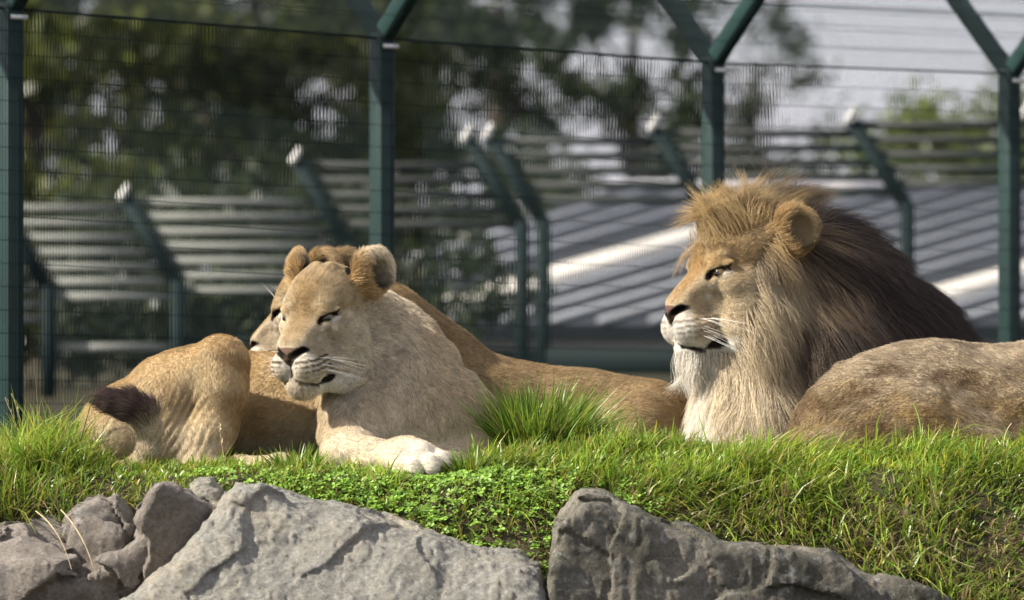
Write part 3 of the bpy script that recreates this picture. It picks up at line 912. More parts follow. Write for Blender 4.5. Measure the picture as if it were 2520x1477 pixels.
def build_head(F, H, male=False):
    s = 0.001 * H.s; es = 0.001 * H.s * (0.86 if male else 1.0)
    def E(f, l, u, rf, rl, ru, k=16, cut=False, both=True, tilt=0):
        M = H.M
        if tilt:
            c, sn = math.cos(R(tilt)), math.sin(R(tilt))
            M = np.stack([H.M[:, 0] * c - H.M[:, 2] * sn, H.M[:, 1], H.M[:, 2] * c + H.M[:, 0] * sn], 1)
        for sd in ((1, -1) if both and l else (1,)):
            F.ellipsoid(H.w(f, l * sd, u), np.array([rf, rl, ru]) * s, M, k * s, cut)
    def C(a, b, ra, rb, k=14, cut=False, both=True):
        for sd in ((1, -1) if both and (a[1] or b[1]) else (1,)):
            F.cone(H.w(a[0], a[1] * sd, a[2]), H.w(b[0], b[1] * sd, b[2]), ra * s, rb * s, k * s, cut)
    E(-72, 0, 26, 104, 88, 88, 30)                     # braincase
    E(-24, 0, 40, 60, 60, 44, 36, tilt=25)             # forehead
    C((0, 17, -4), (84, 17, -68), 38, 25, 22)          # broad bridge of the nose
    E(40, 36, -72, 48, 25, 40, 22)                     # side of the muzzle
    E(70, 31, -116, 46, 37, 40, 16)                    # whisker pads
    E(94, 0, -82, 24, 36, 22, 12)                      # nose leather base
    C((58, 0, -156), (-50, 46, -132), 29, 46, 24)      # lower jaw
    E(68, 0, -162, 30, 31, 27, 18)                     # chin
    E(-54, 64, -84, 64, 44, 74, 34)                    # cheeks
    E(-46, 50, -138, 62, 44, 48, 30)                   # ruff under the cheek
    E(-20, 66, -30, 46, 30, 28, 22)                    # cheek bones
    E(12, 42, 30, 30, 28, 16, 16, tilt=30)             # brow ridges
    E(26, 56, -6, 18, 26, 15, 8, cut=True)             # eye sockets
    C((62, 48, -52), (46, 57, -68), 8, 10, 24, cut=True)           # hollow before the eye
    C((43, 33, -20), (34, 51, 9), 6.5, 8.0, 9); C((34, 51, 9), (6, 78, 13), 8.0, 7, 9)        # upper lids
    C((43, 35, -30), (31, 56, -21), 5, 6.5, 5); C((31, 56, -21), (8, 77, -2), 6.5, 5.5, 5)  # lower lids
    for l0 in (13, 30):
        C((2, l0, 78), (-60, l0 * 0.8 + 4, 112), 6, 5, 14)         # forehead folds
    for sd in (1, -1):                                 # ears: a cup with a rolled rim
        ax, fa = ear_axes(sd, H)
        M = np.stack(ax, 1)
        c = np.array([EAR_F, EAR_L * sd, EAR_U]) + (np.array([-26, -6 * sd, -14]) if male else 0)
        F.ellipsoid(H.w(*c), np.array([25, 55, 62 if not male else 56]) * es, M, 20 * s)
        F.ellipsoid(H.w(*(c + fa * 30 + np.array([-6, 0, -6]))), np.array([34, 42, 49]) * es, M, 5 * s, cut=True)
    C((116, 11, -92), (98, 34, -76), 7.5, 6.5, 4, cut=True)      # nostrils
    C((110, 0, -104), (108, 0, -140), 2.6, 2.6, 6, cut=True)     # philtrum
    C((108, 4, -147), (96, 26, -156), 1.6, 2.0, 6, cut=True)     # mouth line
    C((96, 26, -156), (58, 54, -160), 2.0, 2.4, 6, cut=True)
    C((58, 54, -160), (24, 68, -149), 2.4, 3.0, 6, cut=True)
    E(60, 66, -66, 48, 20, 34, 22, cut=True)           # flat side of the muzzle below the eye

def seg_dist(L, a, b):
    a = np.array(a, np.float32); b = np.array(b, np.float32); ab = b - a
    t = np.clip(((L - a) @ ab) / (ab @ ab), 0, 1)
    return np.linalg.norm(L - a - t[:, None] * ab, axis=1), t

def mixc(C, col, w):
    return C + (np.array(col, np.float32) - C) * np.clip(w, 0, 1)[:, None]

def nose_area(f, l, u):
    """The bare leather: broad at the top, narrowing to the philtrum."""
    return sstep(84, 90, f) * sstep(-64, -69, u + 0.10 * l) * sstep(-112, -105, u - 0.80 * l) * sstep(39, 35, l)

def head_paint(C, L, tawny, pale, white, male=False):
    if male: L = L.copy()
    """Coat colours of a lion's face; L local millimetres (forward, aside, up)."""
    f, l, u = L[:, 0], np.abs(L[:, 1]), L[:, 2]
    FU = np.stack([f, u], 1); A = np.stack([f, l, u], 1); LU = np.stack([l, u], 1)
    hd = sstep(-200, -120, f) * sstep(-230, -185, u)
    n = noise(L, 0.035, 3)
    C = mixc(C, tawny, hd * sstep(-40, 30, u + 20 * n))
    C = mixc(C, pale, hd * sstep(20, -50, u + 18 * n) * 0.85)
    C = mixc(C, np.array(tawny) * [0.80, 0.72, 0.60], hd * 0.7 * sstep(46, 20, l) * sstep(-84, -40, u) * sstep(-30, 20, f))
    C = mixc(C, np.array(tawny) * [0.62, 0.52, 0.42], hd * sstep(0.55, 0.95, np.sin(l * 0.26 + 1.2 * noise(L, 0.03, 8))) * sstep(60, 85, u) * sstep(60, 45, l) * 0.5)
    # white muzzle, chin and throat
    C = mixc(C, np.array(white) * ([0.66, 0.58, 0.46] if male else [0.80, 0.74, 0.63]), sstep(-92, -116, u) * sstep(20, 52, f) * 0.92)
    C = mixc(C, np.array(white) * (0.75 if male else 1), sstep(80, 104, f) * sstep(-100, -112, u) * 0.8)
    C = mixc(C, white, sstep(-70, -10, f) * sstep(-132, -150, u) * 0.92)
    C = mixc(C, white, sstep(78, 92, f) * sstep(-70, -92, u) * 0.7)
    # pale patch under the eye, paler brow
    d, _ = seg_dist(A, (36, 46, -31), (8, 78, -6)); C = mixc(C, white, sstep(10, 5, d) * (0.6 if male else 0.9))
    d, _ = seg_dist(A, (46, 32, -40), (40, 40, -54)); C = mixc(C, white, sstep(10, 5, d) * 0.5)
    d, _ = seg_dist(A, (38, 34, 24), (10, 66, 32)); C = mixc(C, pale, sstep(14, 5, d) * 0.5)
    # brown cast along the muzzle behind the nose
    d, _ = seg_dist(FU, (74, -66), (52, -88)); C = mixc(C, np.array(tawny) * [0.58, 0.5, 0.42], sstep(24, 6, d) * sstep(16, 30, l) * 0.3)
    # whisker rows
    for r_, uu in enumerate((-104, -115, -126, -137)):
        d, t = seg_dist(FU, (100 - 2 * r_, uu - 1), (26, uu + 8)); C = mixc(C, np.array(tawny) * 0.55, sstep(3.6, 1.5, d) * (l > 22) * (0.12 if male else 0.35) * (r_ < 3))
        for i in range(8):
            t = i / 7.0
            c = np.array([112 - 80 * t - 2 * r_, uu + 8 * t + 1.5 * (i % 2)])
            dd = np.linalg.norm((FU - c) * [0.55, 1.1], axis=1)
            C = mixc(C, (0.04, 0.026, 0.016), sstep(4.3, 2.2, dd) * (l > 20) * (0.9 if r_ < 3 else 0.4) * (0.6 if male else 1))
    # black lips, deepest at the corner of the mouth
    d1, _ = seg_dist(A, (109, 0, -142), (94, 26, -155)); d2, _ = seg_dist(FU, (96, -156), (58, -160)); d3, _ = seg_dist(FU, (58, -160), (24, -149))
    side = l > 16
    C = mixc(C, (0.018, 0.013, 0.011), np.maximum(np.maximum(sstep(5, 2.5, d1), sstep(4.5, 2.5, d2) * side), sstep(8, 5, d3) * side))
    d, _ = seg_dist(FU, (40, -155), (28, -151)); C = mixc(C, (0.015, 0.012, 0.010), sstep(13, 9, d + 3 * n) * side)
    C = mixc(C, (0.03, 0.02, 0.016), sstep(4.0, 2.0, l) * sstep(-100, -104, u) * sstep(-144, -140, u) * (f > 60))
    # nose leather and nostrils
    C = mixc(C, (0.11, 0.066, 0.052), nose_area(f, l, u))
    d, _ = seg_dist(LU, (10, -93), (34, -76)); C = mixc(C, (0.010, 0.008, 0.008), sstep(11, 8, d) * (f > 84))
    d, _ = seg_dist(LU, (3, -106), (14, -92)); C = mixc(C, (0.02, 0.014, 0.012), sstep(8, 5, d) * (f > 88))
    # eye rims and tear line
    d1, _ = seg_dist(A, (44, 34, -27), (36, 52, -4)); d2, _ = seg_dist(A, (36, 52, -4), (5, 80, 6)); d3, _ = seg_dist(A, (42, 36, -28), (28, 56, -16)); d4, _ = seg_dist(A, (28, 56, -16), (6, 78, 4))
    C = mixc(C, (0.012, 0.009, 0.008), np.maximum(sstep(11.0, 7.0, np.minimum(d1, d2)), sstep(6.0, 4.0, np.minimum(d3, d4))))
    d, _ = seg_dist(A, (43, 34, -24), (54, 30, -46)); C = mixc(C, (0.03, 0.02, 0.014), sstep(8, 4.5, d) * 0.95)
    # ears
    rel = A - np.array([EAR_F, EAR_L, EAR_U]) - (np.array([-26, -6, -14]) if male else 0); a = rel @ EAR_FA; rr = np.linalg.norm(rel - a[:, None] * EAR_FA, axis=1); near = np.linalg.norm(rel, axis=1) < 74
    C = mixc(C, np.array(tawny) * [1.0, 0.85, 0.62], near * 0.8)
    C = mixc(C, (0.020, 0.015, 0.013), near * sstep(26, 16, a) * sstep(46, 36, np.linalg.norm(rel - a[:, None] * EAR_FA - np.array([-6, 0, -6]), axis=1)) * sstep(-12, -4, a))
    C = mixc(C, (0.030, 0.022, 0.018), near * sstep(2, -8, a) * sstep(-30, -8, rel[:, 2]) * sstep(46, 34, rel[:, 2]))
    return C

def roots_on(V, Fq, weight, n, r):
    T = np.concatenate([Fq[:, [0, 1, 2]], Fq[:, [0, 2, 3]]])
    a, b, c = V[T[:, 0]], V[T[:, 1]], V[T[:, 2]]
    area = 0.5 * np.linalg.norm(np.cross(b - a, c - a), axis=1)
    w = area * weight((a + b + c) / 3)
    tot = w.sum(); n = int(n * tot) if n > 0 else -n
    i = r.choice(len(T), n, p=w / tot)
    u, v = r.random((2, n)); m = u + v > 1; u[m] = 1 - u[m]; v[m] = 1 - v[m]
    return (a[i] + (b - a)[i] * u[:, None] + (c - a)[i] * v[:, None]).astype(np.float32)

def comb(root, nrm, flow, length, lift, r, K=5, droop=0.0, curl=0.25, clump_scale=60.0, clump=0.35, seed=0):
    """Short coat: each hair leaves the skin at angle LIFT and follows FLOW."""
    tan = unit(flow - nrm * (flow * nrm).sum(1, keepdims=True))
    side = np.cross(nrm, tan)
    g = noise(root, clump_scale, seed + 1)[:, None]; g2 = noise(root, clump_scale * 0.45, seed + 2)[:, None]
    rn = r.normal(0, 1, (len(root), 3)).astype(np.float32)
    d0 = unit(tan * np.cos(lift)[:, None] + nrm * np.sin(lift)[:, None] + side * clump * (g + 0.7 * g2) + rn * curl * 0.4)
    d1 = unit(tan + nrm * (0.05 + 0.25 * np.sin(lift))[:, None] + side * clump * 1.3 * (g + 0.7 * g2) + rn * curl * 0.5 + np.array([0, 0, -1], np.float32) * droop)
    t = np.linspace(0, 1, K, dtype=np.float32)
    P = root[:, None] + length[:, None, None] * (d0[:, None] * (t - 0.5 * t ** 2)[None, :, None] + d1[:, None] * (0.5 * t ** 2)[None, :, None])
    return P - nrm[:, None] * 0.0015

VIEW = np.array([0.0, -1.0, 0.12])

def seen_weight(F):
    def w(P):
        n = F.normal(P)
        vis = sstep(-0.55, -0.05, n @ unit(VIEW))
        return 0.06 + 0.94 * vis
    return w

def make_eye(parent, H, sd):
    """Amber eyeball with a round pupil, set into the socket."""
    r = 0.0195 * H.s
    V, Fq = [], []
    nu, nv = 20, 12
    for j in range(nv + 1):
        ph = math.pi * j / nv
        for i in range(nu):
            th = 2 * math.pi * i / nu
            V.append((r * math.cos(ph) * (1.06 if j < 3 else 1), r * math.sin(ph) * math.cos(th), r * math.sin(ph) * math.sin(th)))
    for j in range(nv):
        for i in range(nu):
            Fq.append((j * nu + i, j * nu + (i + 1) % nu, (j + 1) * nu + (i + 1) % nu, (j + 1) * nu + i))
    me = mesh_from("eye", V, Fq)
    ang = np.repeat(np.arange(nv + 1) * 180.0 / nv, nu)
    C = np.tile(np.array([[0.02, 0.014, 0.01]], np.float32), (len(V), 1))
    C[ang <= 52] = (0.09, 0.055, 0.02); C[ang <= 24] = (0.004, 0.004, 0.004)
    vcol(me, C)
    o = link("eye", me, M_EYE, parent)
    ax = H.dirw([0.88, 0.46 * sd, 0.02]); up = H.M[:, 2]; side = np.cross(up, ax); up = np.cross(ax, side)
    o.matrix_world = Matrix(((ax[0], side[0], up[0], 0), (ax[1], side[1], up[1], 0), (ax[2], side[2], up[2], 0), (0, 0, 0, 1)))
    o.location = H.w(13 - 7 * getattr(H, 'squint', 0), (55 - 5 * getattr(H, 'squint', 0)) * sd, -8)
    return o

M_EYE = attr_mat("eye_amber", 0.08, 0.6)

def whiskers(parent, H, r, n=15, sides=(1, -1)):
    P = []
    for sd in sides:
        for i in range(n):
            t = r.random(); row = r.integers(0, 4)
            a = np.array([92 - 50 * t, (46 + 18 * t) * sd, -98 - 10 * row])
            L = 70 + 60 * r.random()
            d = np.array([-0.25 - 0.5 * r.random(), 0.9 * sd, -0.25 + 0.25 * r.random() - 0.06 * row]); d /= np.linalg.norm(d)
            tt = np.linspace(0, 1, 7)
            pts = a + np.outer(tt * L, d) + np.outer(tt ** 2 * L * 0.3, [-0.7, 0, -0.45])
            P.append([H.w(*p) for p in pts])
        for i in range(4):
            a = np.array([30, 44 * sd, 30]); tt = np.linspace(0, 1, 6); d = unit(np.array([0.55, 0.5 * sd * r.random(), 0.6 + 0.5 * r.random()]))
            P.append([H.w(*p) for p in a + np.outer(np.linspace(0, 1, 7) * (45 + 25 * r.random()), d) + np.outer(np.linspace(0, 1, 7) ** 2 * 10, [0, 0, -1])])
    P = np.array(P, np.float32)
    o = strands("whiskers", P, np.full((len(P), 3), 0.85), 0.00026, 0.2, M_WHISK, parent)
    return o

def face_len(L, male=False):
    """Hair length in mm over the head, near zero on bare skin (nose leather, eyes, lips)."""
    f, l, u = L[:, 0], np.abs(L[:, 1]), L[:, 2]
    A = np.stack([f, l, u], 1); FU = np.stack([f, u], 1)
    ln = 5.0 + 4.0 * sstep(60, -60, f) + 4.0 * sstep(-60, -140, f)
    ln = ln + 6 * sstep(-130, -160, u) * sstep(-80, 0, f) * sstep(95, 75, f) + 14 * sstep(-164, -184, u) * sstep(10, 40, f)
    ln = ln + 6 * sstep(-10, -80, f) * sstep(-60, -130, u)
    d1, _ = seg_dist(A, (44, 34, -26), (34, 52, -4)); d2, _ = seg_dist(A, (34, 54, -4), (5, 79, 5))
    eye = sstep(10, 7, np.minimum(d1, d2))
    d3, _ = seg_dist(FU, (44, -156), (26, -151)); lip = sstep(14, 10, d3) * (l > 16)
    rel = A - np.array([EAR_F, EAR_L, EAR_U]) - (np.array([-26, -6, -14]) if male else 0); a = rel @ EAR_FA
    rr = np.linalg.norm(rel - a[:, None] * EAR_FA, axis=1)
    near = np.linalg.norm(rel, axis=1) < 74
    ln = np.where(near, 8.0 + 3 * (rr > 34) + 18 * (rel[:, 0] > 14) * (a > -4), ln)
    ln = ln * (1 - 0.6 * near * (np.linalg.norm(rel - a[:, None] * EAR_FA - np.array([-6, 0, -6]), axis=1) < 33) * (a > -14))
    return ln * (1 - nose_area(f, l, u)) * (1 - 0.85 * eye) * (1 - 0.9 * lip)

def face_flow(L):
    f, l, u = L[:, 0], L[:, 1], L[:, 2]
    v = np.stack([-np.ones_like(f), l * 0.012, 0.004 * (u + 60)], 1)
    up = sstep(-10, 60, u)[:, None]
    v = v * (1 - 0.3 * up) + np.stack([-0.7 * np.ones_like(f), 0.004 * l, 0.5 * np.ones_like(f)], 1) * up * 0.5
    down = sstep(-90, -140, u)[:, None]
    v = v + np.stack([0.1 * np.ones_like(f), 0 * f, -1.1 * np.ones_like(f)], 1) * down
    cheek = (sstep(20, -60, f) * sstep(0, -60, u))[:, None]
    v = v + np.stack([0 * f, 0 * f, -0.7 * np.ones_like(f)], 1) * cheek
    # inside the ear the hairs point out to the rim
    return v

FIELDS = []

def finish_lion(name, label, F, heads, paint, flowf, lenf, dens, seed, rad=0.00032, liftf=None, cat="lion", bump_fn=None):
    FIELDS.append(F)
    V, Q = F.skinned = F.skin()
    me = mesh_from(name, V, Q)
    vcol(me, paint(V) * 0.8)
    o = link(name, me, M_SKIN, label=label, cat=cat)
    r = np.random.default_rng(seed)
    sw = seen_weight(F)
    def w(P):
        x = sw(P)
        for H in heads:
            x = x * (1 + 4.0 * sstep(240, 160, np.linalg.norm(H.loc(P) - np.array([-10, 0, -40]), axis=1)))
        return x
    root = roots_on(V, Q, w, dens, r)
    nrm = F.normal(root)
    ln = lenf(root)
    keep = (ln > 0.0015)
    root, nrm, ln = root[keep], nrm[keep], ln[keep]
    ln = ln * (0.7 + 0.6 * r.random(len(ln)))
    flow = flowf(root)
    lift = R(22) + R(16) * r.random(len(ln)) + R(14) * (ln < 0.009)
    P = comb(root, nrm, flow, ln, lift, r, seed=seed)
    P = P + nrm[:, None] * 0.0009
    C = paint(root)
    v = 1 + 0.26 * r.normal(0, 1, len(C)) + 0.16 * noise(root, 60, seed + 5) + 0.20 * noise(root, 150, seed + 6)
    C = np.clip(C * np.clip(v, 0.35, 1.7)[:, None], 0.004, 0.92)
    rr = rad * np.clip(ln / 0.012, 0.55, 1.25)
    strands("fur", P, C, rr, 0.25, M_FUR, o)
    for H in heads:
        for sd in (1, -1): make_eye(o, H, sd)
        whiskers(o, H, r)
    return o

TAWNY = np.array([0.47, 0.365, 0.215]); PALE = np.array([0.58, 0.505, 0.375]); WHITE = np.array([0.80, 0.75, 0.66])

def head_mask(H, P, a=235, b=150):
    return sstep(a, b, np.linalg.norm((H.loc(P) - np.array([-40, 0, -30])) * [1, 1, 1], axis=1))

# ---- front lioness, head turned over her flank
def lioness_front():
    F = Field((-1.20, -0.52, -0.06), (0.06, 0.46, 0.64), 0.0042)
    H = Head(q(768, 774, -0.20), 32, 6, 0, 1.0)
    # torso, rump, haunch
    F.chain([(q(320, 1068, .16), .120), (q(450, 1025, .24), .122), (q(650, 1005, .27), .128), (q(880, 990, .20), .15)], 0.06)
    F.ellipsoid(q(318, 1068, .06), (.128, .17, .118), None, 0.04)
    a = R(33); Mh = np.array([[math.cos(a), 0, -math.sin(a)], [0, 1, 0], [math.sin(a), 0, math.cos(a)]])
    F.ellipsoid(q(412, 992, .03), (.205, .115, .108), Mh, 0.04)
    F.cone(q(430, 975, .0), q(540, 893, -.03), .10, .062, 0.03)
    F.chain([(q(546, 893, -.03), .062), (q(540, 965, -.05), .064), (q(524, 1060, -.07), .052), (q(498, 1140, -.09), .040), (q(486, 1168, -.10), .036)], 0.03)
    F.chain([(q(486, 1170, -.11), .036), (q(590, 1158, -.16), .030), (q(690, 1152, -.21), .034), (q(718, 1156, -.22), .030)], 0.02)
    F.ellipsoid(q(420, 1090, -.01), (.11, .09, .09), None, 0.05)
    # chest, neck, shoulders
    F.ellipsoid(q(1000, 1045, .0), (.205, .21, .15), None, 0.06)
    F.chain([(q(885, 798, -.03), .096), (q(925, 862, .02), .122), (q(965, 945, .01), .152), (q(990, 1040, .0), .188)], 0.07)
    F.ellipsoid(q(1120, 1075, .02), (.098, .14, .13), None, 0.06)
    F.ellipsoid(q(905, 1060, -.10), (.108, .13, .12), None, 0.05)
    # forelegs
    F.chain([(q(880, 1060, -.17), .075), (q(852, 1130, -.25), .058), (q(920, 1135, -.31), .046), (q(990, 1126, -.36), .040), (q(1035, 1132, -.39), .044)], 0.03)
    for i, (x, y_, dy, rr) in enumerate(((985, 1158, -.405, .023), (1018, 1153, -.425, .025), (1056, 1146, -.425, .025), (1084, 1136, -.40, .022))):
        F.chain([(q(x - 28, y_ - 22, dy + .03), rr * .95), (q(x, y_ - 6, dy - .005), rr), (q(x + 5, y_ + 3, dy - .012), rr * .9)], 0.007)
    F.chain([(q(1130, 1080, -.05), .085), (q(1165, 1135, -.10), .062), (q(1090, 1150, -.20), .045)], 0.03)
    # tail
    TL = [(q(250, 1165, .02), .030), (q(300, 1172, -.14), .027), (q(345, 1150, -.20), .026), (q(368, 1105, -.21), .0255), (q(370, 1060, -.215), .025), (q(352, 1020, -.22), .028), (q(318, 1000, -.23), .028), (q(272, 988, -.235), .020), (q(246, 984, -.24), .010)]
    F.chain(TL, 0.012)
    build_head(F, H)
    # loose skin and muscle relief
    near = np.abs(F.d) < 0.03; NP = F.lo + F.h * np.argwhere(near).astype(np.float32)
    hm = head_mask(H, NP, 260, 200)
    F.d[near] += ((0.005 * fbm(NP * [1, 1, .8], 9, 3, 4) + 0.0010 * noise(NP, 42, 9) + 0.0006 * noise(NP, 90, 10)) * (1 - hm)).astype(np.float32)
    fx, fz = NP[:, 0], NP[:, 2]          # folds of skin in the crook of the hind leg
    c0 = q(455, 1045, -.1); ang = fx * 0.86 - fz * 0.5
    fold = np.sin(ang * 330 + 2.5 * noise(NP, 18, 6)) * (0.5 + 0.5 * noise(NP, 25, 7)) * sstep(.10, .04, np.hypot(fx - c0[0], (fz - c0[2]) * .8)) * (NP[:, 1] < .03)
    ra = np.hypot(NP[:, 0] - q(840, 800, 0)[0], NP[:, 2] - q(840, 800, 0)[2])
    F.d[near] -= (0.0022 * np.sin(ra * 95 + 2.2 * noise(NP, 7, 16)) * sstep(.14, .22, ra) * sstep(.46, .34, ra) * (NP[:, 0] > -0.50) * (1 - hm)).astype(np.float32)
    F.d[near] -= (0.0042 * fold).astype(np.float32)
    tail_a, tail_b = q(368, 1060, -.21), None
    TP = np.array([t[0] for t in TL])
    def tail_t(P):
        best = np.full(len(P), 9.0); bt = np.zeros(len(P))
        for i in range(len(TP) - 1):
            ab = TP[i + 1] - TP[i]; t = np.clip(((P - TP[i]) @ ab) / (ab @ ab), 0, 1)
            d = np.linalg.norm(P - TP[i] - t[:, None] * ab, axis=1)
            m = d < best; best[m] = d[m]; bt[m] = i + t[m]
        return best, bt
    def paint(P):
        n = fbm(P, 11, 3, 21)
        x = P[:, 0]; z = P[:, 2]
        C = np.tile(TAWNY, (len(P), 1)).astype(np.float32)
        nm = F.normal(P)
        C = mixc(C, TAWNY * [0.93, 0.82, 0.66], sstep(0.1, 0.8, nm[:, 2]) * 0.7)      # deeper gold along the back
        C = mixc(C, PALE, sstep(0.16, 0.02, z + 0.03 * n) * 0.6)
        C = mixc(C, TAWNY * [0.80, 0.70, 0.58], sstep(0.15, 0.6, n) * 0.35 * sstep(-0.40, -0.50, x))
        chest = sstep(-0.52, -0.38, x) * (P[:, 1] < 0.30)
        C = mixc(C, PALE * [1.06, 1.05, 1.04], chest * sstep(-0.08, -0.26, x + 0.05 * n) * 0.85)
        C = mixc(C, PALE * [0.92, 0.87, 0.82], chest * sstep(-0.26, -0.10, x) * 0.7)
        leg = sstep(0.12, 0.06, z) * sstep(-0.45, -0.30, x) * (P[:, 1] < -0.18)
        C = mixc(C, PALE * [0.98, 0.96, 0.92], leg * 0.8)
        toes = leg * sstep(-0.30, -0.24, x) * sstep(-0.36, -0.40, P[:, 1]); C = mixc(C, WHITE * 0.9, toes * 0.6)
        hind = sstep(0.085, 0.05, z) * (P[:, 0] < -0.5) * (P[:, 0] > -0.74); C = mixc(C, PALE * 1.1, hind * 0.7)
        # faint bars left on the thigh
        bars = sstep(0.25, 0.75, np.sin((z * 52 + 18 * x) + 2.2 * n)) * sstep(-0.76, -0.68, x) * sstep(-0.60, -0.64, x) * (P[:, 1] < 0.06)
        C = mixc(C, TAWNY * [0.62, 0.50, 0.38], bars * 0.55)
        L = H.loc(P); hm = head_mask(H, P)
        Ch = head_paint(C.copy(), L, TAWNY, PALE, WHITE)
        C = C + (Ch - C) * hm[:, None]
        d, t = tail_t(P)
        on = sstep(.045, .032, d)
        C = mixc(C, PALE * 0.95, on * sstep(1, 2, t) * 0.6)
        C = mixc(C, (0.10, 0.070, 0.060), on * sstep(4.0, 4.9, t))
        return C
    def flow(P):
        n = np.tile(np.array([-1.0, 0.15, -0.35], np.float32), (len(P), 1))
        leg = (sstep(-0.62, -0.66, P[:, 0]) * 1.0)[:, None]
        n = n * (1 - leg) + np.array([-0.35, -0.1, -0.9]) * leg
        neck = (sstep(-0.52, -0.38, P[:, 0]) * (P[:, 1] < 0.3))[:, None]
        n = n * (1 - neck) + np.array([0.25, 0.05, -1.0]) * neck
        arm = (sstep(0.12, 0.07, P[:, 2]) * sstep(-0.45, -0.36, P[:, 0]) * (P[:, 1] < -0.2))[:, None]
        n = n * (1 - arm) + np.array([1.0, -0.3, -0.2]) * arm
        hm = head_mask(H, P)[:, None]
        hf = face_flow(H.loc(P)) @ H.M.T
        n = n * (1 - hm) + hf * hm
        d, t = tail_t(P)
        on = (d < .04) & (t > 0.5)
        i = np.clip(t.astype(int), 0, len(TP) - 2)
        n = np.where(on[:, None], unit(TP[i + 1] - TP[i]), n)
        return n
    def length(P):
        hm = head_mask(H, P)
        b = 0.0085 + 0.0025 * noise(P, 15, 31)
        neck = sstep(-0.52, -0.38, P[:, 0]) * (P[:, 1] < 0.3); b = b + 0.006 * neck * sstep(0.08, 0.14, P[:, 2])
        ln = b * (1 - hm) + 0.001 * face_len(H.loc(P)) * hm
        d, t = tail_t(P); ln = np.where(d < .04, np.where(t > 4.2, 0.034, 0.013), ln)
        return ln
    return finish_lion("lioness", "lioness with head turned back over her flank, one forepaw stretched onto the clover", F, [H], paint, flow, length, 210000, 3)

# ---- lioness lying behind, only muzzle, ear, neck and back show
def lioness_behind():
    F = Field((-0.75, 0.05, -0.06), (0.56, 0.85, 0.64), 0.006)
    H = Head(q(722, 766, .30), 102, 4, 0, 1.0); H.squint = 1
    F.chain([(q(825, 770, .33), .100), (q(930, 825, .42), .125), (q(1040, 915, .47), .130), (q(1150, 1000, .48), .135)], 0.06)
    F.chain([(q(1150, 1010, .48), .138), (q(1280, 1042, .50), .135), (q(1430, 1058, .52), .138), (q(1570, 1072, .52), .138)], 0.07)
    F.ellipsoid(q(1590, 1070, .46), (.120, .16, .13), None, 0.05)
    F.ellipsoid(q(1200, 1070, .40), (.15, .12, .13), None, 0.05)
    F.chain([(q(1560, 1090, .36), .10), (q(1500, 1120, .30), .06)], 0.04)
    build_head(F, H)
    near = np.abs(F.d) < 0.03; NP = F.lo + F.h * np.argwhere(near).astype(np.float32)
    F.d[near] += ((0.006 * fbm(NP, 7, 3, 14)) * (1 - head_mask(H, NP, 260, 200))).astype(np.float32)
    BR = TAWNY * [0.56, 0.51, 0.45]
    def paint(P):
        n = fbm(P, 11, 3, 51)
        C = np.tile(BR, (len(P), 1)).astype(np.float32)
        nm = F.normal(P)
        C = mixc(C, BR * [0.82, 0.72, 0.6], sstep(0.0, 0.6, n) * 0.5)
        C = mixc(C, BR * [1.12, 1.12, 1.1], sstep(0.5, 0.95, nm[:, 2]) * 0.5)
        hm = head_mask(H, P)
        return C + (head_paint(C.copy(), H.loc(P), TAWNY, PALE, WHITE) - C) * hm[:, None]
    def flow(P):
        n = np.tile(np.array([1.0, 0.1, -0.35], np.float32), (len(P), 1))
        hm = head_mask(H, P)[:, None]
        return n * (1 - hm) + (face_flow(H.loc(P)) @ H.M.T) * hm
    def length(P):
        hm = head_mask(H, P)
        return (0.011 + 0.003 * noise(P, 15, 37)) * (1 - hm) + 0.001 * face_len(H.loc(P)) * hm
    return finish_lion("lioness", "lioness lying behind the others, muzzle and long brown back showing past the front lioness", F, [H], paint, flow, length, 150000, 7)

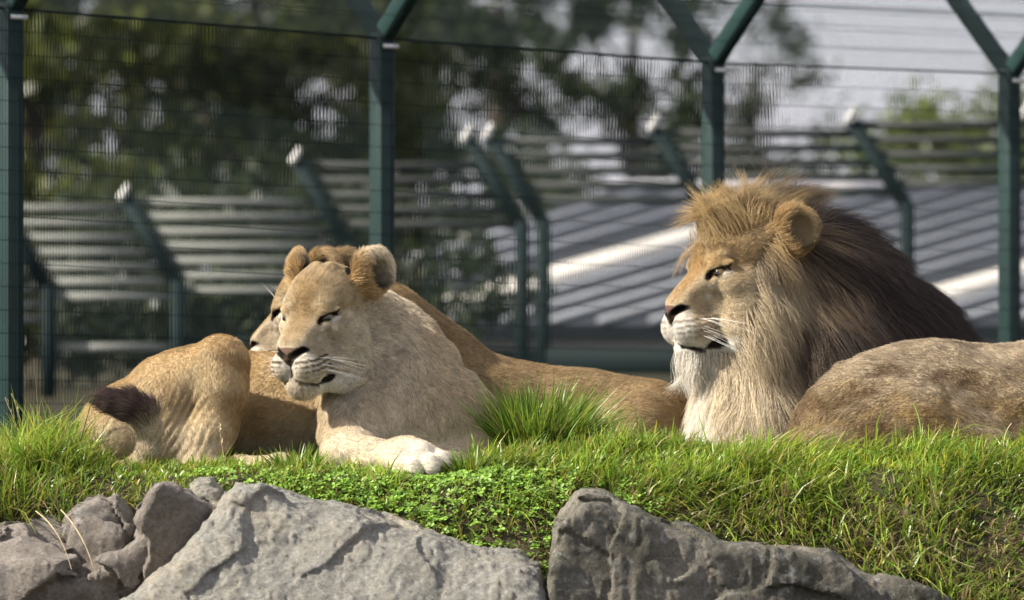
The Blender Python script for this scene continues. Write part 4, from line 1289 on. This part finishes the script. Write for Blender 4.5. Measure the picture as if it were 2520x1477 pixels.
# ---- lioness whose rump and back run out of the picture
def lioness_rump():
    F = Field((0.60, -0.42, -0.08), (1.95, 0.42, 0.46), 0.0065)
    F.ellipsoid(q(2225, 1095, .0), (.29, .23, .225), None, 0.05)
    F.chain([(q(2280, 1075, .03), .20), (q(2380, 1070, .06), .198), (q(2600, 1068, .08), .212), (q(2800, 1060, .08), .222)], 0.09)
    F.ellipsoid(q(2285, 960, .05), (.13, .10, .10), None, 0.07)
    a = R(28); Mh = np.array([[math.cos(a), 0, -math.sin(a)], [0, 1, 0], [math.sin(a), 0, math.cos(a)]])
    F.ellipsoid(q(2160, 1110, -.10), (.20, .14, .13), Mh, 0.06)
    F.chain([(q(2300, 1060, -.16), .11), (q(2420, 1120, -.20), .075), (q(2260, 1175, -.22), .05)], 0.05)
    F.ellipsoid(q(2560, 1080, -.04), (.22, .17, .16), None, 0.08)
    near = np.abs(F.d) < 0.04; NP = F.lo + F.h * np.argwhere(near).astype(np.float32)
    F.d[near] += (0.010 * fbm(NP * [1, 1, 1.4], 6, 3, 24) + 0.003 * noise(NP, 30, 3)).astype(np.float32)
    BR = TAWNY * [0.50, 0.46, 0.42]
    def paint(P):
        n = fbm(P * [1, 1, 2.2], 8, 4, 61)
        C = np.tile(BR, (len(P), 1)).astype(np.float32)
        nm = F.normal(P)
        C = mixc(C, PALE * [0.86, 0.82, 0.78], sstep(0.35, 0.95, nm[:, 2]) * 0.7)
        C = mixc(C, BR * [0.55, 0.46, 0.38], sstep(0.0, 0.5, n) * 0.7)
        C = mixc(C, TAWNY * [0.9, 0.78, 0.5], sstep(0.05, 0.6, -n) * 0.4 * sstep(0.9, 0.3, nm[:, 2]))
        return C
    def flow(P):
        return np.tile(np.array([-1.0, 0.1, -0.5], np.float32), (len(P), 1)) + np.stack([0.4 * noise(P, 5, 71)] * 3, 1)
    def length(P): return 0.013 + 0.004 * noise(P, 12, 43)
    return finish_lion("lioness", "brown rump and back of a lion lying in front of the maned lion", F, [], paint, flow, length, 150000, 9, rad=0.00036)

# ---- maned lion
def maned_lion():
    F = Field((0.33, 0.00, -0.06), (1.75, 1.05, 0.82), 0.0055)
    H = Head(q(1764, 664, .28), 68, 3, 0, 1.2)
    build_head(F, H, True)
    F.chain([(q(1900, 655, .40), .135), (q(1980, 740, .45), .175), (q(2020, 880, .46), .215), (q(2000, 1020, .44), .235)], 0.08)
    F.ellipsoid(q(2130, 880, .52), (.21, .20, .20), None, 0.09)
    F.ellipsoid(q(1845, 1050, .32), (.13, .16, .16), None, 0.07)
    F.ellipsoid(q(1850, 920, .33), (.10, .12, .14), None, 0.07)
    F.chain([(q(2160, 970, .55), .200), (q(2450, 1075, .70), .16), (q(2740, 1090, .85), .16)], 0.09)
    DARK = np.array([0.040, 0.029, 0.025]); MID = np.array([0.27, 0.205, 0.130]); GOLD = np.array([0.40, 0.285, 0.135]); CREAM = np.array([0.66, 0.56, 0.40])
    def mane_zone(P):
        """0 on the face and body, 1 where the mane grows; also where along the mane."""
        L = H.loc(P); f, l, u = L[:, 0], np.abs(L[:, 1]), L[:, 2]
        back = sstep(-38, -70, f + 0.36 * u + 14 * noise(L, 0.03, 77)) * sstep(30, 55, l - 0.35 * f - 0.25 * u)
        back = np.maximum(back, sstep(-100, -130, f))
        top = sstep(52, 74, u + 0.35 * f) * sstep(60, 0, f)
        chin = sstep(-158, -176, u) * sstep(120, 80, f)
        z = np.maximum(np.maximum(back, top), chin)
        A = np.stack([f, l, u], 1) - np.array([EAR_F - 26, EAR_L - 6, EAR_U - 14])
        ear = np.linalg.norm(A * [1, 1, 0.9], axis=1) < 56
        z = np.where(ear, 0, z)
        body = sstep(1.02, 1.12, P[:, 0] - 0.2 * (P[:, 2] - 0.2))
        return z * (1 - body)
    def mane_colour(P):
        L = H.loc(P); f, l, u = L[:, 0], np.abs(L[:, 1]), L[:, 2]
        n = fbm(P, 9, 3, 81)
        C = np.tile(MID, (len(P), 1)).astype(np.float32)
        fn = f + 32 * n
        C = mixc(C, PALE * [0.84, 0.79, 0.70], sstep(-190, -90, fn) * sstep(50, -30, u) * 0.9)
        C = mixc(C, GOLD, sstep(10, 70, u) * sstep(-190, -110, f))
        C = mixc(C, MID * 0.42, sstep(88, 125, u + 30 * n) * 0.85)
        thr = np.interp(u, [-330, -280, -200, -100, -60, 40, 160], [25, 50, 95, 135, 155, 175, 200])
        D = (-fn - thr) / 100.0
        C = mixc(C, MID * [0.50, 0.46, 0.44], sstep(-0.55, 0.1, D) * 0.85)
        C = mixc(C, DARK, sstep(-0.15, 0.75, D) * 0.95)
        chest = sstep(-120, -190, u) * sstep(-80, 5, f + 25 * n - 0.25 * (u + 200))
        C = mixc(C, CREAM, chest)
        C = mixc(C, WHITE, sstep(-120, -150, u) * sstep(10, 50, f) * 0.9)
        return C
    def paint(P):
        C = np.tile(TAWNY * 0.85, (len(P), 1)).astype(np.float32)
        hm = head_mask(H, P, 300, 240)
        C = C + (head_paint(C.copy(), H.loc(P), TAWNY * [1.02, 0.92, 0.78], PALE * [0.95, 0.9, 0.82], WHITE, True) - C) * hm[:, None]
        L = H.loc(P)
        C = mixc(C, GOLD * [1.0, 1.05, 1.2], hm * sstep(-10, 60, L[:, 2]) * 0.6)
        z = mane_zone(P)
        return C + (mane_colour(P) * 0.6 - C) * z[:, None]
    def flow(P):
        n = np.tile(np.array([1.0, 0.1, -0.35], np.float32), (len(P), 1))
        hm = head_mask(H, P, 260, 190)[:, None]
        return n * (1 - hm) + (face_flow(H.loc(P)) @ H.M.T) * hm
    def length(P):
        hm = head_mask(H, P, 300, 240)
        return ((0.014) * (1 - hm) + 0.0012 * face_len(H.loc(P), True) * hm) * (1 - 0.9 * mane_zone(P))
    o = finish_lion("lion", "male lion in profile with a thick mane, cream at the chest and dark brown behind", F, [H], paint, flow, length, 120000, 13)
    # mane: locks of long hair
    r = np.random.default_rng(21)
    V, Q = F.skinned
    sw = seen_weight(F)
    wt = lambda P: mane_zone(P) * (0.25 + 0.75 * sw(P)) * (P[:, 2] > -0.02)
    allr = roots_on(V, Q, wt, -66000, r)
    lr, root = allr[:2600], allr[2600:]
    def guide(rt, jit):
        nm = F.normal(rt)
        L = H.loc(rt); f, l, u = L[:, 0], L[:, 1], L[:, 2]
        N = len(rt)
        bk = sstep(-120, -260, f)
        base = np.stack([-0.28 - 0.42 * bk, 0.003 * l, -0.95 + 0.25 * bk], 1)
        crown = sstep(40, 95, u)[:, None]
        base = base * (1 - crown) + np.stack([-0.40 * np.ones(N), 0.001 * l, 0.62 * np.ones(N)], 1) * crown
        fore = (sstep(-100, -10, f) * sstep(50, 80, u))[:, None]
        base = base * (1 - fore) + np.stack([0.50 * np.ones(N), 0.0 * l, 0.85 * np.ones(N)], 1) * fore
        low = sstep(-90, -160, u)[:, None]
        base = base * (1 - low) + np.stack([-0.30 * np.ones(N), 0.001 * l, -1.0 * np.ones(N)], 1) * low
        chin = (sstep(-150, -170, u) * sstep(-40, 20, f))[:, None]
        base = base * (1 - chin) + np.stack([0.15 * np.ones(N), 0 * l, -1.0 * np.ones(N)], 1) * chin
        fl = unit(base) @ H.M.T
        tan = unit(fl - nm * (fl * nm).sum(1, keepdims=True))
        ln = 0.080 + 0.080 * sstep(-60, -150, f) + 0.05 * sstep(0, -160, u)
        ln = ln * (1 + 0.05 * sstep(60, 120, u)) * (1 + 0.45 * fore[:, 0]) * (1 - 0.35 * chin[:, 0]) * (1 - 0.25 * sstep(-330, -480, f))
        side = np.cross(nm, tan)
        wob = (noise(rt, 16, 91) * 0.5 + noise(rt, 34, 95) * 0.35)[:, None]
        d0 = unit(tan * 0.8 + nm * (0.55 + 0.3 * fore) + side * wob * 0.5)
        grav = np.array([0, 0, -1.0], np.float32) * (0.35 * (1 - 0.75 * crown) )
        d1 = unit(tan + nm * 0.10 + side * wob + grav)
        return nm, d0, d1, ln, side
    K = 12
    t = np.linspace(0, 1, K, dtype=np.float32)[None, :, None]
    def shape(rt, d0, d1, ln): return rt[:, None] + ln[:, None, None] * (d0[:, None] * (t - 0.5 * t ** 2) + d1[:, None] * (0.5 * t ** 2 + 0.12 * t ** 3))
    nmL, a0, a1, lnL, sdL = guide(lr, 0)
    lnL = lnL * (0.75 + 0.5 * r.random(len(lnL)))
    ph = r.random((len(lr), 2)) * 6.28
    GL = shape(lr, a0, a1, lnL)
    wav = np.sin(t[..., 0] * (5 + 5 * r.random((len(lr), 1))) + ph[:, :1])[..., None] * sdL[:, None] * (0.009 * t) + np.cos(t[..., 0] * (4 + 4 * r.random((len(lr), 1))) + ph[:, 1:])[..., None] * nmL[:, None] * (0.004 * t)
    GL = GL + wav
    # nearest lock for every hair
    kd = KDTree(len(lr))
    for i, p in enumerate(lr): kd.insert(p, i)
    kd.balance()
    near = np.array([kd.find(p)[1] for p in root.tolist()])
    nm, b0, b1, ln, sd = guide(root, 0)
    ln = ln * (0.62 + 0.65 * r.random(len(ln)))
    P = shape(root, b0, b1, ln)
    cl = (0.80 * sstep(0.05, 0.75, t)) * (0.55 + 0.45 * r.random((len(root), 1, 1)))
    off = (root - lr[near])[:, None] * (1 - 0.72 * sstep(0, 1, t))
    P = P * (1 - cl) + (GL[near] + off) * cl
    P = P + (r.normal(0, 1, (len(root), 1, 3)) * 0.006 * t + np.cumsum(r.normal(0, 1, P.shape), 1) * 0.0011 * t).astype(np.float32)
    C = mane_colour(root)
    v = 1 + 0.20 * r.normal(0, 1, len(C)) + 0.28 * (np.random.default_rng(5).random(len(lr))[near] - 0.5)
    C = np.clip(C * np.clip(v, 0.4, 1.7)[:, None], 0.004, 0.9)
    mo = strands("mane", P, C, 0.00042, 0.2, M_FUR, o)
    return o
lioness_front(); lioness_behind(); lioness_rump(); maned_lion()
turf(); clover()
tussock("grass_tussock", "big dark tussock of long grass between the front lioness and the boulder", q(1325, 1125, -0.06), 1700, .12, .27, 0.72, 41, (0.05, -0.05), 0.10)
tussock("grass_tussock", "tall upright grass clump beside the haunch with the dark tail tuft", q(120, 1110, 0.0), 420, .07, .15, 0.6, 42, (0.25, -0.05), 0.09)
tussock("grass_tussock", "small shaded grass clump beside the outstretched forepaw", q(1150, 1150, -0.40), 220, .04, .085, 0.7, 43, (0.0, -0.05), 0.05)
tussock("grass_tussock", "grass clump under the chin of the front lioness", q(735, 1150, -0.36), 330, .045, .10, 0.8, 44, (0.1, -0.1), 0.06)
stem("dry bent grass stem hanging over the brown ledge rock", q(88, 1258, -.86), q(150, 1300, -.93), q(176, 1402, -.95), group="dry stems over the ledge")
stem("dry bent grass stem hanging over the brown ledge rock", q(150, 1255, -.84), q(205, 1310, -.93), q(230, 1398, -.95), group="dry stems over the ledge")
stem("thin seed stalk rising before the hind leg of the front lioness", q(562, 1165, -.30), q(545, 1110, -.30), q(540, 1042, -.31), .0012, .0008, head=True)
stem("leaning seed stalk above the tall grass at the fence post", q(62, 1110, .05), q(40, 1040, .05), q(14, 985, .05), .0013, .0008, head=True)
stem("taller seed stalk standing in the tall grass", q(66, 1100, .02), q(55, 1040, .02), q(30, 972, .02), .0013, .0008, head=True)
M_GSTEM = simple_mat("green_stem", (0.20, 0.26, 0.06), 0.5, 0.3)
stem("curved green plant stem in front of the brown rump", q(2265, 1110, -.34), q(2275, 1050, -.34), q(2248, 992, -.33), .0030, .0018, mat=M_GSTEM)
stem("pale curled stem in the grass before the brown rump", q(2470, 1100, -.36), q(2472, 1060, -.36), q(2490, 1042, -.36), .0018, .0012)
stem("straw lying on the bank above the mottled boulder", q(2085, 1255, -.62), q(2140, 1310, -.68), q(2185, 1420, -.76), .0022, .0016)
stem("pale straw across the bare soil at the end of the mottled boulder", q(2300, 1350, -.74), q(2350, 1385, -.76), q(2400, 1398, -.76), .0028, .0020)
stem("slanting dead stalk on the slope above the mottled boulder", q(1740, 1240, -.62), q(1790, 1205, -.60), q(1880, 1180, -.56), .0018, .0014)
